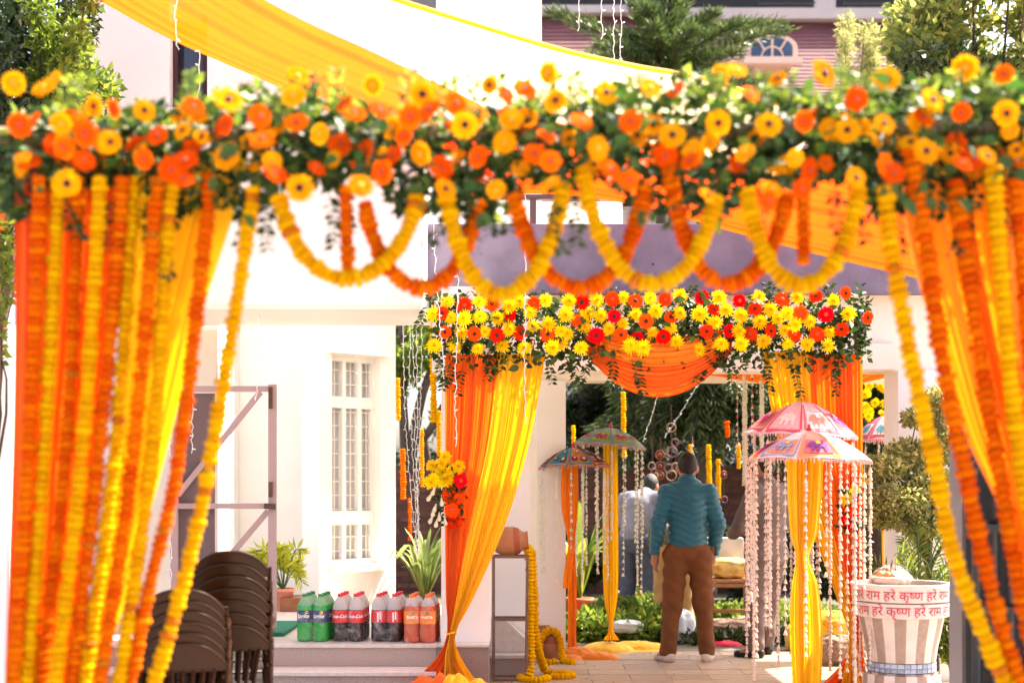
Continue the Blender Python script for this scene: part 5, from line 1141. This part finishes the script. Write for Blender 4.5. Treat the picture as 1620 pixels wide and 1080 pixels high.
umbrella('parade umbrella with teal, ochre and maroon panels at the left pillar', 908, 12.2, 738, 707, 57, lambda k: {'base': (TEAL, OCH, DMAR, OCH, CORAL, TEAL, OCH, DMAR)[(k + 3) % 8], 'ros': [(-.45, .74, .17, (MAG, CORAL, TEAL)[k % 3], DMAR), (.42, .76, .17, DMAR, CORAL), (0, .45, .15, (CORAL, TEAL)[k % 2], MAG)], 'border': ORG if k % 2 else TEAL, 'fringe': CORAL}, (-2, 0), R(10), (15, .95, BUDW))
umbrella('sage green parade umbrella with magenta elephants', 964, 12.5, 705, 676, 58, lambda k: {'base': SAGE, 'border': SKY, 'field': LIME, 'ele': MAG, 'es': .7, 'saddle': LIME, 'fringe': FRNG}, (4, 0), R(22), (14, 1.2, BUDW))
umbrella('pink framed parade umbrella with teal elephants behind right column', 1402, 13.6, 697, 657, 56, lambda k: {'base': CORAL if k % 2 else ROSE, 'border': MAG, 'field': PINKW, 'ele': TEAL, 'saddle': CORAL, 'fringe': PINKW}, (0, 0), R(22), (8, .7, BUD))
# cloths wrapped round the umbrella poles
def pole_cloth(label, m, rows, D, pl, seed, flap=None):
    o = cloth('pole_drape', m, [(P(a, y, D), P(b, y, D), am) for a, b, y, am in rows], pl, None, seed, 80, 50, .3); return tag(o, label, 'drape')
pole_cloth('yellow cloth wrapped on the pole under the purple elephant umbrella', CL_Y, [(1246, 1302, 690, .02), (1245, 1302, 760, .022), (1250, 1294, 840, .02), (1259, 1280, 882, .012), (1252, 1296, 930, .022), (1250, 1302, 1000, .024), (1254, 1300, 1080, .02), (1256, 1298, 1105, .02)], 8.95, 7, 41)
pole_cloth('orange yellow cloth wrapped on the pole of teal umbrella', CL_A, [(888, 915, 725, .015), (888, 915, 800, .018), (899, 910, 862, .012), (898, 913, 930, .018), (898, 912, 1000, .015), (896, 914, 1032, .02)], 12.18, 4, 42)
pole_cloth('yellow cloth wrapped on the pole of sage green umbrella', CL_Y, [(955, 977, 700, .014), (954, 978, 800, .018), (955, 978, 930, .018), (963, 970, 990, .01), (955, 980, 1012, .02)], 12.48, 4, 43)
pole_cloth('loose yellow flap tied on the pole of teal umbrella', CL_A, [(899, 909, 862, .01), (892, 905, 905, .012), (890, 904, 930, .012)], 12.12, 2, 44)
def heap(label, m, pts, seed, name='cloth_heap', cat='cloth'):
    """crumpled mound; pts = (x, y, rx, ry, h) lumps on the floor"""
    rs = random.Random(seed); x0 = min(p[0] - p[2] for p in pts); x1 = max(p[0] + p[2] for p in pts); y0 = min(p[1] - p[3] for p in pts); y1 = max(p[1] + p[3] for p in pts); ph = [rs.uniform(0, 6) for _ in range(6)]
    def fn(u, v):
        x = lerp(x0, x1, u); y = lerp(y0, y1, v); z = 0
        for a, b, rx, ry, h in pts: z = max(z, h * max(0, 1 - ((x - a) / rx) ** 2 - ((y - b) / ry) ** 2) ** .6)
        cr = abs(math.sin(31 * x + 17 * y + ph[0] + 2 * math.sin(9 * y + ph[1]))) * .4 + abs(math.sin(23 * y - 19 * x + ph[2])) * .35 + abs(math.sin(60 * x + ph[3] + 3 * math.sin(13 * y))) * .25
        return Vector((x, y, .010 + z * (.82 + .22 * cr)))
    o = MB().grid(fn, 70, 50).build(name, m, None, smooth=True); return tag(o, label, cat)
heap('amber cloth heaped at the foot of teal umbrella pole', CL_A, [(XA(915, 12.1), 12.05, .18, .15, .10), (XA(945, 11.95), 11.95, .2, .12, .07), (XA(900, 12), 11.9, .12, .1, .05)], 1)
heap('pale yellow cloth heaped at the foot of sage umbrella pole', CL_Y, [(XA(960, 12.5), 12.5, .25, .2, .09), (XA(1005, 12.75), 12.75, .3, .15, .07)], 2)
heap('orange cloth puddled at the foot of right arch curtain', CL_O, [(XA(1335, 9.8), 9.7, .2, .15, .12), (XA(1375, 9.8), 9.75, .12, .12, .1)], 3)
heap('orange cloth puddled at the foot of left arch curtain', CL_O, [(XA(672, 9.5), 9.5, .16, .14, .20), (XA(700, 9.5), 9.45, .14, .12, .22), (XA(650, 9.5), 9.45, .12, .1, .15)], 7)
heap('yellow cloth puddled at the foot of left arch curtain', CL_Y, [(XA(722, 9.42), 9.4, .15, .14, .23), (XA(755, 9.42), 9.42, .16, .14, .19)], 8)
# hanging bead and flower strings under the rear beam
for i, (px, y0, y1, D, bm, dn, lb) in enumerate(((1178, 592, 765, 12.0, BUDW, .016, 'thick white flower string hanging left of the pink umbrella'), (1205, 598, 720, 12.0, BUDW, .016, 'thick white flower string hanging just above the pink umbrella'), (1166, 588, 705, 12.0, None, .06, 'red and white bead string beside the thick white flower string'), (1190, 590, 700, 12.05, None, .06, 'red and white bead string between the two thick white strings'), (1232, 592, 640, 12.0, None, .06, 'short red and white bead string near the yellow curtain'), (1096, 690, 724, 13.4, None, .05, 'short red and white bead string above the blue jacket'))):
    T = thing('hanging_string', P(px, y1, D), lb, 'hanging string', 'strings hanging under the rear beam'); p0 = P(px, y0, D); l = (p0 - P(px, y1, D)).z
    if bm: 
        for dx in (-.012, .012, 0): flower_string(p0 + Vector((dx, dx * .5, 0)), l, bm, T, dense=.022)
    else:
        flower_string(p0, l, BUDW, T, dense=.09); b = MB(); z = .05
        while z < l: b.ball(p0 + Vector((0, 0, -z)), .011, 7, 5); z += .11
        tag(b.build('red_beads', BEADR, T, smooth=True), kind='stuff')
# ---------------------------------------------------------------- people
SKIN = mat('skin', (.36, .17, .095), .55, .08, 20); HAIR = mat('black_hair', (.012, .009, .008), .5, .3, 200, .4, 300); SOCK = mat('dark_sock', (.02, .02, .03), .9)
def person(label, loc, rz, s, J, wear, h=.011, top='jacket'):
    """J joints in metres for a 1.72 m figure facing +y; wear materials"""
    M = Matrix.Translation(Vector(loc)) @ Matrix.Rotation(rz, 4, 'Z') @ Matrix.Diagonal((s, s, s, 1)); T = thing('person', loc, label, 'person'); T.matrix_basis = Matrix.Translation(Vector(loc))
    v = lambda k: np.array(J[k], float); hd = v('head'); nk = v('neck'); ch = v('chest'); pv = v('pelvis'); fw = np.array(J.get('face', (0, 1, 0)), float); fw /= np.linalg.norm(fw)
    pr = [ellip(hd + [0, 0, .018], (.078, .094, .108)), cone(hd + fw * .02 - [0, 0, .05], hd + fw * .035 - [0, 0, .085], .062, .045), cone(hd - [0, 0, .04], nk, .055, .06), cone(nk, ch, .07, .14, .7), cone(ch, pv, .15, .14, .7)]
    pr += [ellip(hd + fw * .097 - [0, 0, .02], (.016, .02, .022)), ellip(hd + fw * .088 - [0, 0, .065], (.026, .012, .010))]
    sd = np.cross(fw, [0, 0, 1])
    for q in (-1, 1): pr += [ellip(hd + sd * q * .08 - [0, 0, .012], (.020, .022, .034))]
    arms, legs = [], []
    for q in 'LR':
        sh, el, wr = v('sh' + q), v('el' + q), v('wr' + q); arms += [(sh, el, .055, .045), (el, wr, .043, .032)]
        hp, kn, an = v('hip' + q), v('kn' + q), v('an' + q); legs += [(hp, kn, .085, .058), (kn, an, .055, .04)]
        d = (wr - el); d /= np.linalg.norm(d); o = np.cross(d, [0, 1, 0]); o /= np.linalg.norm(o) + 1e-9; f = np.cross(o, d); hand = wr + d * .05
        pr += [cone(wr, hand + d * .03, .030, .036, 1)]
        for i, (a, L) in enumerate(((-.027, .055), (-.009, .07), (.009, .066), (.026, .05))):
            b0 = hand + d * .045 + f * a; b1 = b0 + d * L * .55 + o * .006 * (1 if q == 'L' else -1); pr += [cone(b0 - d * .02, b1, .0105, .010), cone(b1, b1 + d * L * .35 + o * .022 * (1 if q == 'L' else -1), .010, .0085)]
        pr += [cone(wr + d * .025 + f * .03, hand + d * .045 + f * .052 + o * .012, .012, .009)]
        ft = np.array(J.get('toe' + q, (0, .15, 0)), float); pr += [cone(an, an + ft * .8 - [0, 0, an[2] - .035], .04, .032)]
    pr += [cone(*a) for a in arms + legs]
    allp = np.array([v(k) for k in J if k not in ('face', 'toeL', 'toeR', 'hem')]); lo = allp.min(0) - .22; hi = allp.max(0) + .22; lo[2] = -.01
    link('body', sdf_mesh('body', union(pr, .018), lo, hi, h, SKIN), T, M)
    ey = MB()
    for q in (-1, 1): ey.ball(hd + fw * .083 + sd * q * .03 + [0, 0, .008], .011, 8, 6)
    for q in (-1, 1):
        e = MB().ball(hd + fw * .085 + sd * q * .03 + [0, 0, .008], .010, 8, 6); e.build('eye', mat('eye_white', (.5, .48, .45), .2), T, smooth=True, M=M)
    # hair cap, open at the face
    H1 = ellip(hd + [0, 0, .022] - fw * .006, (.0812, .0975, .1115)); face = lambda X, Y, Z: ((X - hd[0]) * fw[0] + (Y - hd[1]) * fw[1] + (Z - hd[2]) * fw[2]) * .8 - .035 - (Z - hd[2]) * .45
    back = lambda X, Y: np.clip(-((X - hd[0]) * fw[0] + (Y - hd[1]) * fw[1]) / .085, 0, 1); low = lambda X, Y, Z: -(Z - hd[2] + .004 + .058 * back(X, Y) + .004 * np.sin(90 * X)); link('hair', sdf_mesh('hair', lambda X, Y, Z: np.maximum(np.maximum(H1(X, Y, Z), face(X, Y, Z)), low(X, Y, Z)), hd - .14, hd + .16, .008, wear.get('hair', HAIR)), T, M)
    # upper garment
    g = wear.get('grow', .022); z0 = J.get('hem', .92)
    w_ = wear.get('slim', 0); cp = [cone(nk - [0, 0, .03], ch, .085 + g, .145 + g - w_, .76), cone(ch, pv + [0, 0, .02], .155 + g - w_, .15 + g - w_, .78)]
    shm = (v('shL') + v('shR')) / 2; cp += [cone(v('shL'), v('shR'), .062 + g, .062 + g, .9)]
    if wear.get('flare'): cp += [cone(pv, pv - [0, 0, .25], .15 + g, .17 + g, .74)]
    am = [cone(a, b, ra + g, rb + g * .95) for a, b, ra, rb in arms]; _t = union(cp, .035); _a = union(am, .02); base = lambda X, Y, Z: smin(_t(X, Y, Z), _a(X, Y, Z), .012); qu = wear.get('quilt', 0)
    col = cone(nk + [0, 0, .0], nk + (hd - nk) * .22, .074, .068)
    def gar(X, Y, Z):
        d = smin(base(X, Y, Z), col(X, Y, Z), .02)
        if qu: d = d - .015 * np.sqrt(np.abs(np.sin(math.pi * (Z - .30 * np.abs(X) + .02 * np.sin(9 * X)) / .056))) + .009
        else: d = d - .005 * np.sin(30 * Z + 14 * X) * np.sin(21 * X + 3 + 9 * Z)
        for q in 'LR':
            wr, el = v('wr' + q), v('el' + q); dd = wr - el; dd /= np.linalg.norm(dd); cut = (X - wr[0]) * dd[0] + (Y - wr[1]) * dd[1] + (Z - wr[2]) * dd[2] - .005
            near = ((X - wr[0]) ** 2 + (Y - wr[1]) ** 2 + (Z - wr[2]) ** 2) < .0144
            d = np.where(near, np.maximum(d, cut), d)
        return np.where(((X - pv[0]) ** 2 + (Y - pv[1]) ** 2 < .055) & (Z < z0 + .1), np.maximum(d, z0 - Z), d)
    link(top, sdf_mesh(top, gar, lo, hi, h * .85, wear['top']), T, M)
    # trousers
    hw = wear.get('hipw', 0); tp = [cone(a, b, ra + .028 - hw * .5, rb + .030 - hw * .2) for a, b, ra, rb in legs] + [cone(v('hipL'), v('hipR'), .125 - hw, .125 - hw, .9), cone(pv, pv + [0, 0, .1], .145, .14, .78)]
    tb = union(tp, .03); ank = min(J['anL'][2], J['anR'][2])
    def tr(X, Y, Z): return np.maximum(np.maximum(tb(X, Y, Z) - .006 * np.sin(38 * Z + 14 * X + 2 * np.sin(9 * Z)) * np.sin(19 * X + 7 * Z) - .004 * np.abs(np.sin(23 * Z - 30 * np.abs(X))), Z - (pv[2] + .12)), .045 + ank * .2 - Z)
    link('trousers', sdf_mesh('trousers', tr, (lo[0], lo[1], 0), (hi[0], hi[1], pv[2] + .2), h * .9, wear['legs']), T, M)
    for q in 'LR':
        an = v('an' + q); ft = np.array(J.get('toe' + q, (0, .15, 0)), float); base_ = np.array([an[0], an[1], 0.])
        sh = union([ellip(base_ + [0, 0, .045] - ft * .2, (.045, .05, .045)), cone(base_ + [0, 0, .035] - ft * .1, base_ + ft * .95 + [0, 0, .03], .042, .034)], .03)
        link('shoe', sdf_mesh('shoe', lambda X, Y, Z: np.maximum(sh(X, Y, Z), .002 - Z), base_ - .25, base_ + [.25, .3, .13], .009, wear['shoe']), T, M)
    return T
JK_T = mat('teal_jacket', (.008, .10, .145), .42, .14, 9, .12, 60, sheen=.15); TR_B = mat('brown_corduroy', (.15, .05, .012), .85, .14, 10, .3, 160); SH_W = mat('cream_shoe', (.55, .45, .36), .7, .1, 10)
GREYH = mat('pale_grey_hoodie', (.19, .19, .235), .85, .12, 12, .3, 90); JEAN = mat('blue_jeans', (.07, .085, .14), .85, .2, 14, .3, 120); KURTA = mat('grey_brown_suit', (.145, .105, .095), .85, .1, 10, .2, 120); KHAKI = mat('khaki_cotton', (.36, .21, .08), .85, .12, 10); NAVY = mat('navy_knit', (.02, .025, .06), .9, .2, 10); BSH = mat('black_shoe', (.015, .013, .013), .4)
THIN = mat('thin_dark_hair', (.016, .008, .006), .6, .3, 100)
JA = dict(head=(.0, .03, 1.605), neck=(0, -.005, 1.465), chest=(0, -.01, 1.28), pelvis=(0, 0, .95), shL=(-.165, -.01, 1.395), elL=(-.25, -.04, 1.14), wrL=(-.262, .03, .90), shR=(.165, -.01, 1.395), elR=(.245, -.03, 1.14), wrR=(.222, .09, .90),
          hipL=(-.095, 0, .88), knL=(-.125, .015, .48), anL=(-.165, -.01, .085), hipR=(.095, 0, .88), knR=(.13, .02, .48), anR=(.16, .0, .085), toeL=(-.07, .15, 0), toeR=(.06, .15, 0), hem=.955)
person('man seen from behind in teal quilted jacket and brown trousers', (XA(1088, 11.75), 11.75, .012), R(1), 1.0, JA, dict(top=JK_T, legs=TR_B, shoe=SH_W, quilt=1, hair=THIN, grow=.019, slim=.012, hipw=.022), .0095)
JB = dict(head=(.03, .24, 1.44), neck=(.01, .11, 1.35), chest=(0, .03, 1.2), pelvis=(0, -.06, .92), shL=(-.18, .08, 1.31), elL=(-.24, .17, 1.06), wrL=(-.12, .36, .98), shR=(.18, .08, 1.31), elR=(.24, .2, 1.07), wrR=(.14, .38, 1.0),
          hipL=(-.09, -.05, .87), knL=(-.11, 0, .47), anL=(-.12, -.06, .085), hipR=(.09, -.05, .87), knR=(.11, .02, .47), anR=(.13, -.02, .085), face=(.1, .9, -.35), hem=.9)
person('man bending his head in pale grey hoodie and blue jeans', (XA(1010, 14.6), 14.6, .012), R(-30), 1.0, JB, dict(top=GREYH, legs=JEAN, shoe=BSH), .013, 'hoodie')
JC = dict(JA); JC.update(elL=(-.27, .05, 1.12), wrL=(-.15, .24, 1.05), elR=(.26, .04, 1.13), wrR=(.16, .25, 1.07), hem=.80, anL=(-.14, .0, .085), anR=(.12, .12, .085), knR=(.11, .08, .48))
person('man in grey brown suit standing behind the flower strings', (XA(1213, 12.1), 12.1, .012), R(38), 1.0, JC, dict(top=KURTA, legs=KURTA, shoe=BSH, flare=1, grow=.026), .013, 'coat')
JD = dict(JB); JD.update(head=(0, .55, 1.12), neck=(0, .42, 1.14), chest=(0, .25, 1.08), shL=(-.18, .36, 1.1), shR=(.18, .36, 1.1), elL=(-.22, .5, .88), wrL=(-.15, .62, .7), elR=(.22, .5, .88), wrR=(.15, .62, .7), pelvis=(0, -.08, .93), face=(0, .6, -.8))
person('man in khaki trousers stooping behind the teal jacket', (XA(1066, 13.9), 13.9, .012), R(-8), .98, JD, dict(top=mat('olive_shirt', (.10, .09, .05), .85), legs=KHAKI, shoe=BSH), .013, 'shirt')
# ---------------------------------------------------------------- garden clutter
def sack(label, c, r, m, seed, name='sack', cat='sack', tie=True):
    rs = random.Random(seed); ph = [rs.uniform(0, 6) for _ in range(6)]
    def fn(u, v):
        a = 6.2832 * u; t = math.pi * v - math.pi / 2; w = 1 + .10 * math.sin(3 * a + ph[0]) * math.cos(t) + .06 * math.sin(7 * a + ph[1] + 4 * v) + .05 * math.sin(11 * v * 3 + ph[2] + 2 * a)
        ct = abs(math.cos(t)) ** .6; st = math.copysign(abs(math.sin(t)) ** .7, math.sin(t))
        return Vector((c[0] + r[0] * ct * math.cos(a) * w, c[1] + r[1] * ct * math.sin(a) * w, max(.01, c[2] + r[2] * st * (1 + .07 * math.sin(5 * a + ph[3])))))
    return tag(MB().grid(fn, 36, 20).build(name, m, None, smooth=True), label, cat)
BURLAP = mat('burlap', (.24, .15, .10), .95, .25, 40, .5, 150); PLAST = mat('white_plastic_bag', (.66, .70, .74), .3, .12, 8, .5, 14, transl=.3); YSACK = mat('yellow_sack', (.60, .38, .10), .7, .25, 20, .4, 40)
sack('brown burlap sack lying on the garden floor', (XA(1150, 13.6), 13.6, .09), (.24, .16, .10), BURLAP, 1); sack('second burlap sack behind the grey suited man', (XA(1195, 13.8), 13.9, .09), (.2, .15, .10), BURLAP, 2)
sack('white plastic bag standing between the teal jacketed man\'s legs', (XA(1076, 13.2), 13.25, .15), (.14, .12, .16), PLAST, 3, 'plastic_bag', 'bag'); sack('white plastic bag lying on the leaf heap', (XA(988, 13.3), 13.2, .16), (.15, .1, .06), PLAST, 4, 'plastic_bag', 'bag')
sack('tan burlap sack beside the right arch curtain', (XA(1322, 11.6), 11.6, .12), (.22, .18, .13), BURLAP, 5); sack('sack heaped with yellow marigolds behind the bead strings', (XA(1318, 12.4), 12.4, .2), (.22, .2, .17), mat('marigold_heap', (.72, .36, .02), .8, .3, 60, .8, 60), 6)
sack('pale yellow bundle on the floor near the grey suited man', (XA(1262, 12.6), 12.6, .12), (.12, .12, .13), YSACK, 7, 'bundle', 'bundle')
heap('crimson cloth lying on the garden floor', mat('crimson_cloth', (.42, .012, .04), .8, .2, 10), [(XA(1147, 13), 12.98, .16, .1, .05)], 5)
heap('pink red cloth lying behind the yellow pole drape', mat('pink_cloth', (.62, .06, .10), .7, .2, 10), [(XA(948, 14.6), 14.6, .3, .2, .14)], 6)
tag(MB().lathe([(.13, 0), (.15, .02), (.2, .26), (.22, .26), (.22, .3), (.19, .3)], 20, (XA(1002, 15.6), 15.6, 0)).build('terracotta_planter', TERRA, None, smooth=True), 'square shadowed terracotta planter behind the flower strings', 'planter')
tag(MB().ball((XA(990, 14.9), 14.9, .12), .12, 14, 8, sc=(1, 1, .9)).build('clay_urn', CLAY, None, smooth=True), 'round orange clay urn beside the pink red cloth', 'urn')
# wooden chair with a yellow sack
WOOD = mat('orange_wood', (.33, .13, .045), .5, .2, 12); WC = thing('wooden_chair', (XA(1155, 15.2), 15.2, 0), 'wooden chair with grey cushion beside the teal jacketed man', 'chair'); wx = XA(1152, 15.2)
for dx in (-.22, .22):
    MB().bar((wx + dx, 15.42, 0), (wx + dx, 15.46, .86), .035).build('leg', WOOD, WC); MB().bar((wx + dx, 15.0, 0), (wx + dx, 15.0, .44), .035).build('leg', WOOD, WC); MB().bar((wx + dx, 15.0, .6), (wx + dx, 15.44, .62), .035).build('armrest', WOOD, WC)
for z in (.41, .14): MB().bar((wx - .2, 15.0, z), (wx + .2, 15.0, z), .035, .04).build('rail', WOOD, WC)
box('seat', WOOD, wx - .235, wx + .235, 14.98, 15.44, .44, .47, WC); box('cushion', mat('grey_cushion', (.42, .40, .40), .8), wx - .2, wx + .2, 15.40, 15.48, .62, .9, WC, .02)
sack('shiny yellow sack lying on the wooden chair', (wx + .02, 15.2, .58), (.2, .16, .11), YSACK, 9)
# ring strings
RM = [mat('ring_cream', (.2, .14, .07), .6, .2, 20), mat('ring_rose', (.14, .05, .055), .6, .2, 20), mat('ring_rust', (.20, .05, .02), .6, .2, 20)]
def ring_string(label, px, y0, rings, D):
    T = thing('ring_string', P(px, rings[-1][1], D), label, 'ring string', 'hanging ring strings in the garden'); MB().tube([P(px, y0, D), P(px, rings[-1][1], D)], .003, 4).build('cord', RM[1], T)
    for i, (x, y, r, k) in enumerate(rings):
        rr = r / FPX * D; cc = P(x, y, D); ax = rnd(-.5, .5)
        o = MB().tube([cc + Vector((rr * math.cos(a) * math.cos(ax), rr * math.cos(a) * math.sin(ax), rr * math.sin(a))) for a in [6.2832 * j / 18 for j in range(19)]], .008, 6, cap=False).build('ring', RM[k], T, smooth=True)
        if k == 2: MB().ball(cc, rr * .55, 8, 6).build('bead', RM[2], o, smooth=True)
ring_string('ring string with amber beads nearest the teal jacketed man', 1062, 640, [(1062, 676, 7, 0), (1063, 715, 8, 1), (1062, 752, 8, 0)], 16.5)
ring_string('ring string with a pale hoop left of the centre', 1032, 690, [(1031, 737, 6, 0), (1034, 746, 5, 1), (1037, 752, 4, 0)], 16.4)
ring_string('ring string of rust coloured hoops', 1045, 690, [(1044, 719, 7, 2), (1044, 737, 7, 2), (1044, 752, 6, 2)], 16.6)
ring_string('ring string of dark rose hoops', 1069, 660, [(1068, 700, 6, 1), (1058, 741, 7, 1), (1068, 739, 7, 0)], 16.7)
ring_string('single small hoop hanging right of the teal jacketed man', 1145, 700, [(1145, 751, 6, 2), (1146, 790, 5, 1)], 16.5)
# yellow strands and bands in the garden
for i, (px, y0, y1, D, kd, rd, lb) in enumerate(((986, 622, 724, 14.6, 'y', .026, 'yellow marigold strand above the sage green umbrella'), (907, 675, 722, 14.5, 'y', .02, 'short yellow strand beside the left pillar'), (1121, 705, 778, 17, 'y', .03, 'yellow strand hanging just right of the man\'s head'), (1136, 728, 790, 17.2, 'y', .028, 'second yellow strand right of the man\'s head'), (1092, 705, 730, 17, 'y', .025, 'short yellow strand left of the man\'s head'), (1168, 705, 742, 16.5, 'y', .025, 'short yellow strand by the thick white string'), (1150, 668, 692, 17, 'o', .03, 'short orange strand among the pine branches'), (667, 680, 770, 15, 'y', .022, 'yellow strand hanging beside the white lights left of curtain'), (694, 652, 720, 15, 'y', .026, 'yellow strand hanging close to the left arch curtain'), (685, 500, 665, 12.6, 'y', .03, 'long yellow strand behind the left end of arch swag'), (629, 600, 665, 15, 'y', .026, 'yellow strand right beside the window bay'), (637, 712, 790, 15, 'o', .03, 'orange strand near the white lights and window bay'), (648, 790, 855, 16, 'o', .02, 'thin orange strand above the strap leaved plant'))):
    garland('marigold_strand', lb, [P(px, y0, D), P(px + 1, y1, D)], kd, rd, .028, 'marigold strands hung in the garden', pieces=False)
pole_cloth('amber cloth hanging behind the clipped bush', CL_A, [(1396, 1432, 780, .02), (1394, 1430, 860, .02), (1398, 1425, 940, .02), (1402, 1420, 1000, .02)], 12.0, 4, 51)
pole_cloth('amber cloth gathered beside the striped planter', CL_A, [(1384, 1420, 985, .02), (1382, 1418, 1040, .02), (1378, 1416, 1085, .02)], 10.9, 4, 52)
YF = thing('blossom_spray', P(1388, 655, 14.6), 'spray of yellow blossoms over the pink framed umbrella', 'flowers')
for k in range(22): flower('m', P(rnd(1366, 1424), rnd(600, 658), 14.6 + rnd(-.1, .1)), Vector((rnd(-.8, .8), -1, rnd(-.2, .8))), .055, YF)
YF = thing('blossom_spray', P(1350, 760, 11), 'yellow marigold bunch between the right curtain and flower strings', 'flowers')
for k in range(14): flower('m', P(rnd(1340, 1378), rnd(716, 770), 11 + rnd(-.1, .1)), Vector((rnd(-.8, .8), -1, rnd(-.2, .8))), .04, YF)
# ---------------------------------------------------------------- fairy light strings
WIRE = mat('white_wire', (.72, .70, .68), .5, .05)
def lights(label, pts, D, wob=.008):
    p = resample(catmull([P(a, b, D) for a, b in pts], 40), .03); q = [c + Vector((rnd(-wob, wob), rnd(-wob, wob), 0)) for c, _ in p]; T = thing('fairy_light_string', q[-1], label, 'string lights', 'white fairy light strings')
    MB().tube(q, .0026, 5).build('wire', WIRE, T, smooth=True); b = MB()
    for c in q[::3]:
        d = Vector((rnd(-1, 1), rnd(-1, 0), rnd(-.3, .6))).normalized(); b.tube([c, c + d * .014, c + d * .026], [.004, .0055, .003], 5)
    tag(b.build('bulbs', WIRE, T, smooth=True), kind='stuff')
for lb, pts, D in (('fairy lights hanging at the left corner of the lilac fascia', [(684, 330), (690, 440), (703, 600)], 9.5), ('fairy lights hanging over the orange left curtain', [(724, 330), (724, 480), (721, 600), (722, 712)], 9.5), ('fairy lights hanging over the yellow left curtain', [(832, 280), (831, 450), (830, 560), (832, 672)], 9.5),
        ('leftmost fairy lights before the pink roof', [(916, -60), (917, 20), (914, 52)], 10.5), ('second fairy lights from left before the pink roof', [(953, -60), (952, 30), (952, 64)], 10.5), ('third fairy lights from left before the pink roof', [(970, -60), (971, 50), (970, 99)], 10.5), ('rightmost fairy lights before the pink roof', [(984, -60), (982, 50), (983, 101)], 10.5),
        ('first fairy lights from left in the court gap', [(638, 516), (640, 640), (648, 760), (660, 878)], 12.4), ('second fairy lights from left in the court gap', [(648, 516), (649, 640), (655, 760), (661, 880)], 12.5), ('third fairy lights from left in the court gap', [(653, 516), (656, 650), (659, 770), (663, 882)], 12.4), ('fourth fairy lights from left in the court gap', [(659, 516), (660, 650), (660, 770), (662, 880)], 12.6), ('rightmost fairy lights in the court gap', [(668, 516), (665, 650), (662, 770), (664, 884)], 12.5),
        ('fairy lights hanging against the orange canopy at upper left', [(282, -40), (277, 40), (283, 85)], 7.9), ('fairy lights hanging before the dark upper window', [(314, 80), (315, 120), (313, 165)], 8.3), ('fairy lights hanging before the metal gate', [(304, 520), (305, 620), (303, 722)], 9.6), ('fairy lights hanging down behind the chair stacks', [(270, 690), (269, 800), (270, 930)], 9.6), ('fairy lights crossing the gate brace', [(407, 500), (408, 600), (404, 640)], 9.6), ('fairy lights strung aslant through the pine view', [(1041, 625), (1030, 660), (1016, 700)], 13.9), ('thin lights strung aslant behind the ring strings', [(1110, 600), (1085, 640), (1050, 695)], 15.5), ('fairy lights on the window bay', [(564, 560), (566, 600), (565, 760)], 12.9)):
    lights(lb, pts, D)
# petals and leaf bits dropped on the porch floor
_n = 150; _C = np.stack([RNG.uniform(-.3, 3.2, _n), RNG.uniform(10.2, 12.6, _n), np.full(_n, .024)], 1); _D = np.stack([RNG.normal(size=_n), RNG.normal(size=_n), RNG.uniform(-.05, .2, _n)], 1)
tag(link('fallen_petals', leaf_mesh('fallen_petals', _C, _D, RNG.uniform(.012, .035, _n), mat('fallen_petal', (.75, .36, .03), .8, col2=(.12, .10, .02), attr=True), .6, Nn=np.tile([0, 0, 1.], (_n, 1)))), 'scattered petals and leaf bits on the porch floor', kind='stuff')
